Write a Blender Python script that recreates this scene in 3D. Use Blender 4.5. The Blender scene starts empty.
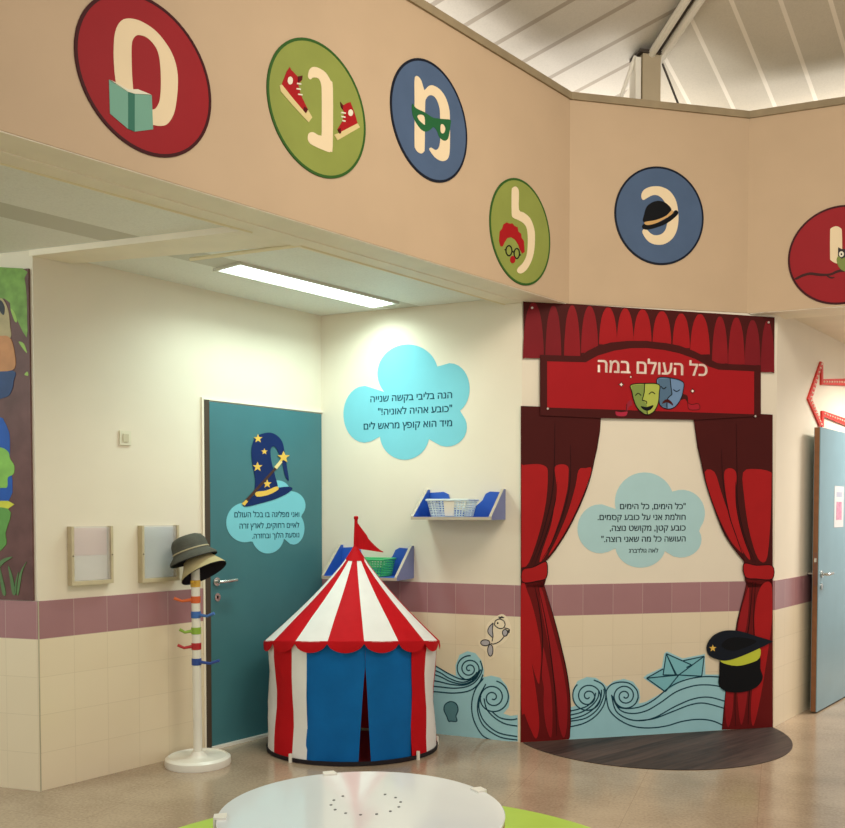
import bpy, math, random
from mathutils import Vector, Matrix
from mathutils.geometry import tessellate_polygon, delaunay_2d_cdt
random.seed(7)
C = bpy.context.scene.collection
SC = bpy.context.scene
R = math.radians

# ------------------------------------------------------------------ camera, sky, lights, exposure
FPX, PITCH, CX, HOR, EYE = 930.0, R(-2.0), 422.5, 511.0, 1.47
CY = HOR - FPX * math.tan(PITCH)
cam_d = bpy.data.cameras.new('camera')
cam_d.sensor_fit = 'HORIZONTAL'; cam_d.sensor_width = 36.0
cam_d.lens = FPX / 845 * 36.0
cam_d.shift_y = (CY - 414.0) / 845
cam_d.clip_start = 0.05
cam = bpy.data.objects.new('camera', cam_d); C.objects.link(cam)
cam.location = (0, 0, EYE); cam.rotation_euler = (R(90) + PITCH, 0, 0)
SC.camera = cam

SC.view_settings.view_transform = 'Standard'
SC.view_settings.look = 'None'
SC.view_settings.gamma = 1.0
SC.view_settings.use_curve_mapping = False
SC.view_settings.exposure = 0.0

w = bpy.data.worlds.new('world'); SC.world = w; w.use_nodes = True
w.node_tree.nodes['Background'].inputs[0].default_value = (1.0, 0.955, 0.885, 1)
w.node_tree.nodes['Background'].inputs[1].default_value = 0.78

def area(name, loc, target, sx, sy, power, col, spread=180):
    d = bpy.data.lights.new(name, 'AREA'); d.shape = 'RECTANGLE'
    d.size, d.size_y, d.energy, d.color, d.spread = sx, sy, power, col, R(spread)
    o = bpy.data.objects.new(name, d); C.objects.link(o)
    o.location = loc
    o.rotation_euler = (Vector(target) - Vector(loc)).to_track_quat('-Z', 'Y').to_euler()
    return o
WARM = (1.0, 0.90, 0.76)
area('court_light', (1.6, 2.9, 4.2), (1.5, 4.9, 0.6), 2.2, 1.4, 84, WARM)
area('hall_light', (-1.5, -1.0, 3.2), (-0.6, 5.0, 1.0), 2.5, 1.5, 14, (1.0, 0.95, 0.88))
area('left_bay_light', (-4.2, 3.6, 2.74), (-2.3, 4.8, 0.5), 1.2, 0.5, 42, (0.82, 1.0, 0.92))

# ------------------------------------------------------------------ survey helpers (camera model -> real planes)
_F = Vector((0, math.cos(PITCH), math.sin(PITCH))); _U = Vector((0, -math.sin(PITCH), math.cos(PITCH)))
def ray(x, y): return Vector((1, 0, 0)) * ((x - CX) / FPX) + _F + _U * ((CY - y) / FPX)
def flr(x, y, z=0.0):
    d = ray(x, y); return Vector((0, 0, EYE)) + d * ((z - EYE) / d.z)
class Frame:
    """upright plane: origin on the floor, x along it to the viewer's right, y into it, z up"""
    def __init__(s, o, ang):
        s.o = Vector((o[0], o[1], o[2] if len(o) > 2 else 0)); s.a = ang
        s.u = Vector((math.cos(ang), math.sin(ang), 0)); s.n = Vector((math.sin(ang), -math.cos(ang), 0))
    def uv(s, x, y, off=0):
        d = ray(x, y); c = Vector((0, 0, EYE)); o = s.o + s.n * off
        p = c + d * ((o - c).dot(s.n) / d.dot(s.n)) - s.o
        return (p.dot(s.u), p.z)
    def pt(s, u, off, z): return s.o + s.u * u + s.n * off + Vector((0, 0, z))
    def Z(s, ox, oy, k, pts): return [s.uv(ox + x / k, oy + y / k) for x, y in pts]
def between(a, b): return Frame((a.x, a.y), math.atan2(b.y - a.y, b.x - a.x))
WORLD = Frame((0, 0), 0)

# ------------------------------------------------------------------ materials
def lin(c): return tuple((v / 12.92 if v <= .04045 else ((v + .055) / 1.055) ** 2.4) for v in (x / 255 for x in c))
MATS = {}
def mat(name, rgb, rough=.5, spec=.5, var=.05, scale=6, metal=0, bump=0, bscale=60, emit=None, alpha=None, trans=0, coat=0):
    if name in MATS: return MATS[name]
    m = bpy.data.materials.new(name); m.use_nodes = True; nt = m.node_tree
    b = nt.nodes['Principled BSDF']; c = lin(rgb)
    b.inputs['Roughness'].default_value = rough; b.inputs['Specular IOR Level'].default_value = spec
    b.inputs['Metallic'].default_value = metal; b.inputs['Coat Weight'].default_value = coat
    b.inputs['Coat Roughness'].default_value = .08
    if trans: b.inputs['Transmission Weight'].default_value = trans
    tc = nt.nodes.new('ShaderNodeTexCoord')
    if var:
        n = nt.nodes.new('ShaderNodeTexNoise'); n.inputs['Scale'].default_value = scale; n.inputs['Detail'].default_value = 4
        nt.links.new(tc.outputs['Object'], n.inputs['Vector'])
        r = nt.nodes.new('ShaderNodeValToRGB')
        r.color_ramp.elements[0].position = .3; r.color_ramp.elements[1].position = .7
        r.color_ramp.elements[0].color = tuple(v * (1 - var) for v in c) + (1,)
        r.color_ramp.elements[1].color = tuple(min(1, v * (1 + var)) for v in c) + (1,)
        nt.links.new(n.outputs['Fac'], r.inputs['Fac']); nt.links.new(r.outputs['Color'], b.inputs['Base Color'])
    else: b.inputs['Base Color'].default_value = c + (1,)
    if bump:
        n2 = nt.nodes.new('ShaderNodeTexNoise'); n2.inputs['Scale'].default_value = bscale; n2.inputs['Detail'].default_value = 5
        nt.links.new(tc.outputs['Object'], n2.inputs['Vector'])
        bp = nt.nodes.new('ShaderNodeBump'); bp.inputs['Strength'].default_value = bump; bp.inputs['Distance'].default_value = .01
        nt.links.new(n2.outputs['Fac'], bp.inputs['Height']); nt.links.new(bp.outputs['Normal'], b.inputs['Normal'])
    if emit:
        b.inputs['Emission Color'].default_value = emit[:3] + (1,); b.inputs['Emission Strength'].default_value = emit[3]
    if alpha is not None: b.inputs['Alpha'].default_value = alpha
    MATS[name] = m; return m

def M_(nt, op, a, b=None, c=None):
    n = nt.nodes.new('ShaderNodeMath'); n.operation = op
    for i, v in enumerate((a, b, c)):
        if v is None: continue
        if isinstance(v, (int, float)): n.inputs[i].default_value = v
        else: nt.links.new(v, n.inputs[i])
    return n.outputs[0]
def mixc(nt, fac, a, b):
    n = nt.nodes.new('ShaderNodeMix'); n.data_type = 'RGBA'
    nt.links.new(fac, n.inputs[0])
    for i, v in ((6, a), (7, b)):
        if isinstance(v, tuple): n.inputs[i].default_value = v if len(v) == 4 else v + (1,)
        else: nt.links.new(v, n.inputs[i])
    return n.outputs[2]
def grout(nt, s, pitch, half):
    f = M_(nt, 'FRACT', M_(nt, 'DIVIDE', M_(nt, 'ADD', s, 40 * pitch), pitch))
    d = M_(nt, 'SUBTRACT', .5, M_(nt, 'ABSOLUTE', M_(nt, 'SUBTRACT', f, .5)))
    return M_(nt, 'LESS_THAN', d, half / pitch)
def cellnoise(nt, xs, zs, pitch):
    cx = nt.nodes.new('ShaderNodeCombineXYZ')
    nt.links.new(M_(nt, 'FLOOR', M_(nt, 'DIVIDE', xs, pitch)), cx.inputs[0]); nt.links.new(M_(nt, 'FLOOR', M_(nt, 'DIVIDE', zs, .2)), cx.inputs[2])
    wn = nt.nodes.new('ShaderNodeTexWhiteNoise'); wn.noise_dimensions = '3D'; nt.links.new(cx.outputs[0], wn.inputs['Vector'])
    return wn.outputs['Value']
def tile_mat(name, pitch):
    m = bpy.data.materials.new(name); m.use_nodes = True; nt = m.node_tree; b = nt.nodes['Principled BSDF']
    tc = nt.nodes.new('ShaderNodeTexCoord'); sp = nt.nodes.new('ShaderNodeSeparateXYZ'); nt.links.new(tc.outputs['Object'], sp.inputs[0])
    x, z = sp.outputs['X'], sp.outputs['Z']
    cn = cellnoise(nt, x, z, pitch)
    n = nt.nodes.new('ShaderNodeTexNoise'); n.inputs['Scale'].default_value = 5; nt.links.new(tc.outputs['Object'], n.inputs['Vector'])
    k = M_(nt, 'ADD', M_(nt, 'MULTIPLY', cn, .5), M_(nt, 'MULTIPLY', n.outputs['Fac'], .5))
    low = mixc(nt, k, lin((226, 210, 180)), lin((232, 217, 188)))
    pur = mixc(nt, k, lin((152, 108, 112)), lin((170, 124, 126)))
    hi = M_(nt, 'GREATER_THAN', z, .8)
    col = mixc(nt, hi, low, pur)
    g = M_(nt, 'MAXIMUM', grout(nt, x, pitch, .0016), grout(nt, M_(nt, 'SUBTRACT', z, .0), .2, .0016))
    gcol = mixc(nt, hi, lin((218, 202, 172)), lin((186, 154, 150)))
    col = mixc(nt, g, col, gcol)
    nt.links.new(col, b.inputs['Base Color'])
    b.inputs['Roughness'].default_value = .22
    bp = nt.nodes.new('ShaderNodeBump'); bp.inputs['Strength'].default_value = .25; bp.inputs['Distance'].default_value = .002; bp.invert = True
    nt.links.new(g, bp.inputs['Height']); nt.links.new(bp.outputs['Normal'], b.inputs['Normal'])
    return m
TILE20, TILE21 = tile_mat('wall tile', .2), tile_mat('wall tile wide', .208)

def floor_mat():
    m = bpy.data.materials.new('terrazzo floor'); m.use_nodes = True; nt = m.node_tree; b = nt.nodes['Principled BSDF']
    tc = nt.nodes.new('ShaderNodeTexCoord'); mp = nt.nodes.new('ShaderNodeMapping'); mp.inputs['Rotation'].default_value = (0, 0, R(21))
    mp.inputs['Location'].default_value = (.08, .11, 0)
    nt.links.new(tc.outputs['Object'], mp.inputs['Vector'])
    sp = nt.nodes.new('ShaderNodeSeparateXYZ'); nt.links.new(mp.outputs[0], sp.inputs[0])
    n = nt.nodes.new('ShaderNodeTexNoise'); n.inputs['Scale'].default_value = 2.2; n.inputs['Detail'].default_value = 6
    v = nt.nodes.new('ShaderNodeTexNoise'); v.inputs['Scale'].default_value = 70; v.inputs['Detail'].default_value = 3
    for q in (n, v): nt.links.new(mp.outputs[0], q.inputs['Vector'])
    k = M_(nt, 'ADD', M_(nt, 'MULTIPLY', n.outputs['Fac'], .6), M_(nt, 'MULTIPLY', v.outputs['Fac'], .4))
    rr = nt.nodes.new('ShaderNodeValToRGB'); rr.color_ramp.elements[0].position = .38; rr.color_ramp.elements[1].position = .62
    rr.color_ramp.elements[0].color = lin((152, 132, 110)) + (1,); rr.color_ramp.elements[1].color = lin((180, 160, 136)) + (1,)
    nt.links.new(k, rr.inputs[0])
    g = M_(nt, 'MAXIMUM', grout(nt, sp.outputs['X'], .6, .0016), grout(nt, sp.outputs['Y'], .3, .0016))
    gf = M_(nt, 'MULTIPLY', g, .28)
    nt.links.new(mixc(nt, gf, rr.outputs[0], lin((104, 80, 62))), b.inputs['Base Color'])
    b.inputs['Roughness'].default_value = .17; b.inputs['Specular IOR Level'].default_value = .6
    return m
def wood_mat(name, c0, c1, ang, rough=.4, planks=.12):
    m = bpy.data.materials.new(name); m.use_nodes = True; nt = m.node_tree; b = nt.nodes['Principled BSDF']
    tc = nt.nodes.new('ShaderNodeTexCoord'); mp = nt.nodes.new('ShaderNodeMapping'); mp.inputs['Rotation'].default_value = (0, 0, ang)
    nt.links.new(tc.outputs['Object'], mp.inputs['Vector'])
    m2 = nt.nodes.new('ShaderNodeMapping'); m2.inputs['Scale'].default_value = (3, 45, 45); nt.links.new(mp.outputs[0], m2.inputs['Vector'])
    n = nt.nodes.new('ShaderNodeTexNoise'); n.inputs['Scale'].default_value = 1; n.inputs['Detail'].default_value = 6; nt.links.new(m2.outputs[0], n.inputs['Vector'])
    sp = nt.nodes.new('ShaderNodeSeparateXYZ'); nt.links.new(mp.outputs[0], sp.inputs[0])
    wn = nt.nodes.new('ShaderNodeTexWhiteNoise'); wn.noise_dimensions = '1D'
    nt.links.new(M_(nt, 'FLOOR', M_(nt, 'DIVIDE', sp.outputs['Y'], planks)), wn.inputs['W'])
    k = M_(nt, 'ADD', M_(nt, 'MULTIPLY', n.outputs['Fac'], .75), M_(nt, 'MULTIPLY', wn.outputs['Value'], .3))
    rr = nt.nodes.new('ShaderNodeValToRGB'); rr.color_ramp.elements[0].position = .3; rr.color_ramp.elements[1].position = .75
    rr.color_ramp.elements[0].color = lin(c0) + (1,); rr.color_ramp.elements[1].color = lin(c1) + (1,)
    nt.links.new(k, rr.inputs[0]); nt.links.new(rr.outputs[0], b.inputs['Base Color']); b.inputs['Roughness'].default_value = rough; b.inputs['Specular IOR Level'].default_value = .3
    return m
def plank_mat(name, base, dark, pitch, first, ang, rough=.5, axis='Y', w=.5):
    """panels: long strips with thin joints; every one named in 'first' is the darker strip"""
    m = bpy.data.materials.new(name); m.use_nodes = True; nt = m.node_tree; b = nt.nodes['Principled BSDF']
    tc = nt.nodes.new('ShaderNodeTexCoord'); mp = nt.nodes.new('ShaderNodeMapping'); mp.inputs['Rotation'].default_value = (0, 0, ang)
    nt.links.new(tc.outputs['Object'], mp.inputs['Vector'])
    sp = nt.nodes.new('ShaderNodeSeparateXYZ'); nt.links.new(mp.outputs[0], sp.inputs[0])
    s = sp.outputs[axis]
    f = M_(nt, 'FRACT', M_(nt, 'DIVIDE', M_(nt, 'ADD', s, first + 40 * pitch), pitch))
    band = M_(nt, 'LESS_THAN', f, w)
    n = nt.nodes.new('ShaderNodeTexNoise'); n.inputs['Scale'].default_value = 3; n.inputs['Detail'].default_value = 5
    nt.links.new(tc.outputs['Object'], n.inputs['Vector'])
    v = nt.nodes.new('ShaderNodeTexVoronoi'); v.inputs['Scale'].default_value = 90; nt.links.new(tc.outputs['Object'], v.inputs['Vector'])
    a = mixc(nt, n.outputs['Fac'], tuple(x * .88 for x in lin(base)), lin(base))
    a = mixc(nt, M_(nt, 'MULTIPLY', v.outputs['Distance'], .25), a, tuple(x * .6 for x in lin(base)))
    nt.links.new(mixc(nt, band, a, lin(dark)), b.inputs['Base Color']); b.inputs['Roughness'].default_value = rough
    bp = nt.nodes.new('ShaderNodeBump'); bp.inputs['Strength'].default_value = .4; bp.inputs['Distance'].default_value = .01
    nt.links.new(band, bp.inputs['Height']); nt.links.new(bp.outputs['Normal'], b.inputs['Normal'])
    return m

PAINT = mat('cream wall paint', (232, 222, 202), .55, .3, .02, 3)
PEACH = mat('peach wall paint', (194, 169, 139), .6, .25, .03, 3)
TRIMP = mat('beam paint', (244, 234, 214), .5, .3, .04, 5)
RIM = mat('parapet capping', (150, 134, 106), .6, .3, .12, 8)
WHITE = mat('white plastic', (235, 232, 222), .35, .5, .02)
LETTER = mat('cream lettering', (232, 212, 176), .55, .12, .02)
TITLE = mat('pale title lettering', (250, 232, 218), .55, .12, .02)
NAVYT = mat('navy lettering', (20, 78, 104), .6, .2, 0)
INK = mat('dark ink', (22, 44, 58), .6, .2, 0)
WAVEINK = mat('teal ink line', (16, 66, 82), .6, .2, 0)
CLOUD = mat('pale blue vinyl', (124, 200, 214), .5, .12, .02)
CLOUD2 = mat('powder blue vinyl', (174, 210, 214), .5, .12, .02)
WAVE = mat('sea blue vinyl', (160, 208, 216), .5, .12, .03)
BOATC = mat('boat blue vinyl', (128, 190, 200), .5, .12, .02)
MAROON = mat('dark maroon print', (72, 20, 18), .55, .12, .04)
CURT = mat('deep red print', (104, 20, 20), .55, .12, .04)
RED = mat('red print', (168, 28, 30), .55, .12, .05)
REDB = mat('bright red print', (164, 24, 30), .55, .12, .03)
REDD = mat('dull red print', (128, 26, 32), .55, .12, .05)
BLACK = mat('black print', (12, 14, 18), .5, .12, 0)
GOLD = mat('gold print', (232, 190, 88), .5, .12, .02)
LIME = mat('lime print', (196, 204, 66), .5, .12, .02)
CIRC = {'red': (mat('signal red disc', (150, 24, 32), .5, .12, .03), mat('dark red edge', (62, 8, 14), .5, .12, 0)),
        'green': (mat('leaf green disc', (140, 150, 74), .5, .12, .05), mat('dark green edge', (52, 92, 38), .5, .12, 0)),
        'blue': (mat('slate blue disc', (78, 98, 128), .5, .12, .05), mat('dark blue edge', (24, 30, 44), .5, .12, 0))}
CHROME = mat('brushed metal', (190, 190, 186), .25, .5, .03, 20, metal=.9)
SCREW = mat('screw head', (200, 190, 175), .35, .5, 0, metal=.6)

# ------------------------------------------------------------------ mesh builder
def catmull(pts, k=6, closed=True):
    n = len(pts); out = []
    rng = range(n) if closed else range(n - 1)
    for i in rng:
        p0 = pts[(i - 1) % n] if closed or i > 0 else pts[i]
        p1, p2 = pts[i], pts[(i + 1) % n]
        p3 = pts[(i + 2) % n] if closed or i + 2 < n else p2
        for j in range(k):
            t = j / k
            out.append(tuple(.5 * (2 * b + (c - a) * t + (2 * a - 5 * b + 4 * c - d) * t * t + (3 * b - a - 3 * c + d) * t ** 3)
                             for a, b, c, d in zip(p0, p1, p2, p3)))
    if not closed: out.append(tuple(pts[-1]))
    return out
def ell(cx, cy, rx, ry, n=24, a0=0): return [(cx + rx * math.cos(a0 + 2 * math.pi * i / n), cy + ry * math.sin(a0 + 2 * math.pi * i / n)) for i in range(n)]
def star(cx, cy, r, k=.42, a0=-90, n=5):
    return [(cx + (r if i % 2 == 0 else r * k) * math.cos(R(a0 + 180 / n * i)), cy + (r if i % 2 == 0 else r * k) * math.sin(R(a0 + 180 / n * i))) for i in range(2 * n)]
def blob(c, ells, n=96):
    out = []
    for i in range(n):
        a = 2 * math.pi * i / n; dx, dy = math.cos(a), math.sin(a); best = 5
        for ex, ey, rx, ry in ells:
            ox, oy = (c[0] - ex) / rx, (c[1] - ey) / ry; qx, qy = dx / rx, dy / ry
            A = qx * qx + qy * qy; B = ox * qx + oy * qy; D = B * B - A * (ox * ox + oy * oy - 1)
            if D > 0: best = max(best, (-B + math.sqrt(D)) / A)
        out.append((c[0] + dx * best, c[1] + dy * best))
    return out
class MB:
    def __init__(s): s.v = []; s.f = []; s.mi = []; s.cur = 0
    def face(s, *idx): s.f.append(tuple(idx)); s.mi.append(s.cur)
    def box(s, x0, x1, y0, y1, z0, z1):
        b = len(s.v)
        s.v += [(x, y, z) for z in (z0, z1) for y in (y0, y1) for x in (x0, x1)]
        for q in ((0, 2, 3, 1), (4, 5, 7, 6), (0, 1, 5, 4), (2, 6, 7, 3), (0, 4, 6, 2), (1, 3, 7, 5)): s.face(*(b + i for i in q))
        return s
    def prism(s, loops, y0, y1, back=True):
        """flat shape in the x,z plane with thickness: front at y0 (towards the viewer), back at y1"""
        if isinstance(loops[0][0], (int, float)): loops = [loops]
        loops = [list(l) for l in loops]
        for l in loops:
            b = len(s.v); n = len(l)
            ar = sum(l[i][0] * l[(i + 1) % n][1] - l[(i + 1) % n][0] * l[i][1] for i in range(n))
            if (ar < 0) == (l is loops[0]): l.reverse()
        fb = len(s.v)
        flat = [p for l in loops for p in l]
        s.v += [(p[0], y0, p[1]) for p in flat]
        bb = len(s.v); s.v += [(p[0], y1, p[1]) for p in flat]
        for t in tessellate_polygon([[Vector((p[0], p[1], 0)) for p in l] for l in loops]):
            a, b_, c = t
            ar = (flat[b_][0] - flat[a][0]) * (flat[c][1] - flat[a][1]) - (flat[c][0] - flat[a][0]) * (flat[b_][1] - flat[a][1])
            if abs(ar) < 1e-12: continue
            if ar < 0: b_, c = c, b_
            s.face(fb + a, fb + b_, fb + c)
            if back: s.face(bb + a, bb + c, bb + b_)
        k = 0
        for l in loops:
            n = len(l)
            for i in range(n):
                j = (i + 1) % n
                s.face(fb + k + j, fb + k + i, bb + k + i, bb + k + j)
            k += n
        return s
    def slab(s, pts, z0, z1):
        """horizontal plate from a plan outline"""
        n = len(pts); ar = sum(pts[i][0] * pts[(i + 1) % n][1] - pts[(i + 1) % n][0] * pts[i][1] for i in range(n))
        if ar < 0: pts = pts[::-1]
        b = len(s.v); s.v += [(p[0], p[1], z0) for p in pts] + [(p[0], p[1], z1) for p in pts]
        for a, c, d in tessellate_polygon([[Vector((p[0], p[1], 0)) for p in pts]]):
            A = (pts[c][0] - pts[a][0]) * (pts[d][1] - pts[a][1]) - (pts[d][0] - pts[a][0]) * (pts[c][1] - pts[a][1])
            if A < 0: c, d = d, c
            s.face(b + n + a, b + n + c, b + n + d); s.face(b + a, b + d, b + c)
        for i in range(n):
            j = (i + 1) % n; s.face(b + i, b + j, b + n + j, b + n + i)
        return s
    def strip(s, pts, wd, y0, y1, closed=False, taper=False):
        n = len(pts); L = []; Q = []
        for i, p in enumerate(pts):
            a = pts[i - 1] if (i or closed) else p; b = pts[(i + 1) % n] if (i < n - 1 or closed) else p
            dx, dz = b[0] - a[0], b[1] - a[1]; l = math.hypot(dx, dz) or 1
            h = wd / 2 * ((.25 + .75 * math.sin(math.pi * min(1, max(0, i / (n - 1))))) if taper else 1)
            L.append((p[0] - dz / l * h, p[1] + dx / l * h)); Q.append((p[0] + dz / l * h, p[1] - dx / l * h))
        b = len(s.v)
        for p, q in zip(L, Q): s.v += [(p[0], y0, p[1]), (q[0], y0, q[1]), (p[0], y1, p[1]), (q[0], y1, q[1])]
        for i in range(n if closed else n - 1):
            c, d = b + 4 * i, b + 4 * ((i + 1) % n)
            s.face(c, c + 1, d + 1, d); s.face(c, d, d + 2, c + 2); s.face(c + 1, c + 3, d + 3, d + 1)
        if not closed:
            s.face(b, b + 2, b + 3, b + 1); e = b + 4 * (n - 1); s.face(e, e + 1, e + 3, e + 2)
        return s
    def tube(s, path, r, n=10, cap=True):
        path = [Vector(p) for p in path]; rs = r if isinstance(r, (list, tuple)) else [r] * len(path)
        b = len(s.v); up = None
        for i, p in enumerate(path):
            t = (path[min(i + 1, len(path) - 1)] - path[max(i - 1, 0)]).normalized()
            ref = up if up is not None and abs(up.dot(t)) < .95 else (Vector((0, 0, 1)) if abs(t.z) < .9 else Vector((1, 0, 0)))
            e1 = (ref - t * ref.dot(t)).normalized(); e2 = t.cross(e1); up = e1
            for k in range(n):
                a = 2 * math.pi * k / n; s.v.append(tuple(p + (e1 * math.cos(a) + e2 * math.sin(a)) * rs[i]))
        for i in range(len(path) - 1):
            for k in range(n):
                q = (k + 1) % n; s.face(b + i * n + k, b + i * n + q, b + (i + 1) * n + q, b + (i + 1) * n + k)
        if cap:
            s.face(*[b + k for k in range(n - 1, -1, -1)]); e = b + (len(path) - 1) * n; s.face(*[e + k for k in range(n)])
        return s
    def lathe(s, prof, n=32, c=(0, 0, 0), sx=1, sy=1, cap=True):
        b = len(s.v)
        for r, z in prof:
            for k in range(n):
                a = 2 * math.pi * k / n; s.v.append((c[0] + r * sx * math.cos(a), c[1] + r * sy * math.sin(a), c[2] + z))
        for i in range(len(prof) - 1):
            for k in range(n):
                q = (k + 1) % n; s.face(b + i * n + k, b + i * n + q, b + (i + 1) * n + q, b + (i + 1) * n + k)
        if cap:
            s.face(*[b + k for k in range(n - 1, -1, -1)]); e = b + (len(prof) - 1) * n; s.face(*[e + k for k in range(n)])
        return s
    def ball(s, c, r, n=8, m=5, squash=1):
        return s.lathe([(max(r * math.sin(math.pi * i / m), r * .02), -r * squash * math.cos(math.pi * i / m)) for i in range(m + 1)], n, c)
    def build(s, name, mats, parent=None, shift=(0, 0, 0), smooth=None):
        me = bpy.data.meshes.new(name)
        me.from_pydata([(v[0] - shift[0], v[1] - shift[1], v[2] - shift[2]) for v in s.v], [], s.f); me.update()
        for m in (mats if isinstance(mats, (list, tuple)) else [mats]): me.materials.append(m)
        me.polygons.foreach_set('material_index', s.mi)
        if smooth is not None:
            me.polygons.foreach_set('use_smooth', [True] * len(me.polygons)); me.set_sharp_from_angle(angle=R(smooth))
        o = bpy.data.objects.new(name, me); C.objects.link(o)
        if parent: o.parent = parent
        return o

def tag(o, label, cat, group=None):
    o['label'] = label; o['category'] = cat
    if group: o['group'] = group
    return o
def words(body, right, left, y0, bold=.02):
    """Hebrew line set right to left between two surveyed baseline points; one flat mesh per word"""
    c = bpy.data.curves.new('line', 'FONT'); c.body = body[::-1]
    o = bpy.data.objects.new('line', c); C.objects.link(o); bpy.context.view_layer.update()
    cu = o.to_curve(bpy.context.evaluated_depsgraph_get()); loops = []
    for sp in cu.splines:
        P = list(sp.bezier_points); l = []
        for a, b_ in zip(P, P[1:] + P[:1]):
            straight = a.handle_right_type == 'VECTOR' and b_.handle_left_type == 'VECTOR'
            for q in ([0] if straight else [k / 4 for k in range(4)]):
                l.append(a.co * (1 - q) ** 3 + a.handle_right * 3 * q * (1 - q) ** 2 + b_.handle_left * 3 * q * q * (1 - q) + b_.co * q ** 3)
        l = [Vector((p.x, p.y)) for i, p in enumerate(l) if (p - l[i - 1]).length > 1e-4]
        if len(l) > 2: loops.append(l)
    o.to_curve_clear(); bpy.data.objects.remove(o); bpy.data.curves.remove(c)
    vs = [p for l in loops for p in l]; es = []; k0 = 0
    for l in loops: es += [(k0 + i, k0 + (i + 1) % len(l)) for i in range(len(l))]; k0 += len(l)
    ov, _, of, *_ = delaunay_2d_cdt(vs, es, [], 0, 1e-5)
    def inside(p):
        n = 0
        for l in loops:
            wn = 0
            for a, b_ in zip(l, l[1:] + l[:1]):
                if (a.y > p.y) != (b_.y > p.y) and p.x < a.x + (p.y - a.y) / (b_.y - a.y) * (b_.x - a.x): wn += 1 if b_.y > a.y else -1
            n += wn
        return n != 0
    fs = [tuple(f) for f in of if inside(sum((ov[i] for i in f), Vector((0, 0))) / len(f))]; co = ov
    x0, x1 = min(v.x for v in co), max(v.x for v in co); k = (right[0] - left[0]) / (x1 - x0)
    iv = sorted((min(co[i].x for i in f), max(co[i].x for i in f)) for f in fs); cuts = []; hi = iv[0][1]
    for a, b_ in iv:
        if a - hi > .2: cuts.append((a + hi) / 2)
        hi = max(hi, b_)
    out = [MB() for _ in range(len(cuts) + 1)]
    for dx, dy in ((0, 0), (bold, 0), (bold / 2, bold / 2)):
        for f in fs:
            b = out[sum(co[f[0]].x > q for q in cuts)]; n = len(b.v)
            b.v += [(left[0] + (co[i].x + dx - bold / 2 - x0) * k, y0 - (dx + dy) * .003, right[1] + (co[i].y + dy) * k) for i in f]
            b.face(*[n + i for i in range(len(f))])
    return out
class Thing:
    """an Empty at the thing's base; parts are given in the frame's own coordinates"""
    def __init__(s, name, label, cat, fr, at=(0, 0, 0), group=None):
        s.sh = Vector(at); e = bpy.data.objects.new(name, None); C.objects.link(e)
        e.empty_display_size = .1
        e.location = fr.pt(at[0], -at[1], at[2]); e.rotation_euler = (0, 0, fr.a); tag(e, label, cat, group); s.e = e
    def part(s, name, mb, m, parent=None, smooth=None, label=None):
        o = mb.build(name, m, parent or s.e, s.sh, smooth)
        if label: o['label'] = label
        return o
def solo(name, label, cat, fr, mb, m, at=(0, 0, 0), group=None, smooth=None):
    o = mb.build(name, m, None, at, smooth); o.location = fr.pt(at[0], -at[1], at[2]); o.rotation_euler = (0, 0, fr.a)
    return tag(o, label, cat, group)
def struct(name, mb, m, fr=WORLD, smooth=None):
    o = mb.build(name, m, None, (0, 0, 0), smooth); o.location = fr.o; o.rotation_euler = (0, 0, fr.a); o['kind'] = 'structure'; return o
def copy_tree(o, parent=None):
    c = o.copy(); C.objects.link(c)
    if parent: c.parent = parent
    for ch in list(o.children): copy_tree(ch, c)
    return c

# ------------------------------------------------------------------ walls in plan
pA = flr(40.2, 791); pL = flr(207, 750); pB = flr(520.5, 742); pD = flr(772.3, 727.3)
LW = between(pA, pL)                                  # door wall
d = ray(322, 600); t_ = (LW.o - Vector((0, 0, 0))).dot(LW.n) / Vector((d.x, d.y, 0)).dot(LW.n)
pC = Vector((d.x * t_, d.y * t_, 0))                  # inner corner of the alcove
BW = between(pC, pB); SW = between(pB, pD)
RW = Frame((pD.x, pD.y), LW.a)                        # right wall runs parallel to the door wall
q = flr(0, 786.5); PW = Frame((pA.x, pA.y), math.atan2(pA.y - q.y, pA.x - q.x))   # pillar, runs to -u
lenL = (pC - pA).length; lenB = (pB - pC).length; lenS = (pD - pB).length
ZB = 2.782; ZC = 2.812
uK = SW.uv(569, 306)[0]; uM = SW.uv(746.8, 316)[0]
K = SW.pt(uK, 0, 0); Mp = SW.pt(uM, 0, 0)
FL = Frame((K.x, K.y), R(48.5)); FR = Frame((Mp.x, Mp.y), R(-22.0))
ZR = 4.10; TB = .28

# door opening on the door wall
uD0 = LW.uv(203, 560)[0]; uD1 = LW.uv(322, 560)[0] - .012; zD = LW.uv(209, 401)[1]

def wall(name, fr, u0, u1, z1, tiles, tmat, zt=1.0, m=PAINT, z0=0, th=.12):
    b = MB(); b.box(u0, u1, 0, th, z0, z1); b.cur = 1
    for a, c in tiles: b.box(a, c, -.008, .02, 0, zt)
    return struct(name, b, [m, tmat], fr)
wall('wall_left', LW, 0, lenL + .1, ZC, [(-.006, uD0), ], TILE20)
wall('wall_back', BW, -.1, lenB, ZC, [(.0, lenB)], TILE20)
wall('wall_center', SW, 0, lenS, ZB, [(0, lenS)], TILE21)
wall('wall_right', RW, 0, 4.0, ZC, [(-.006, 4.0)], TILE20)
wall('wall_far_left', PW, -3.2, 0, ZC, [(-3.2, 0.005)], TILE20)
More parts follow.
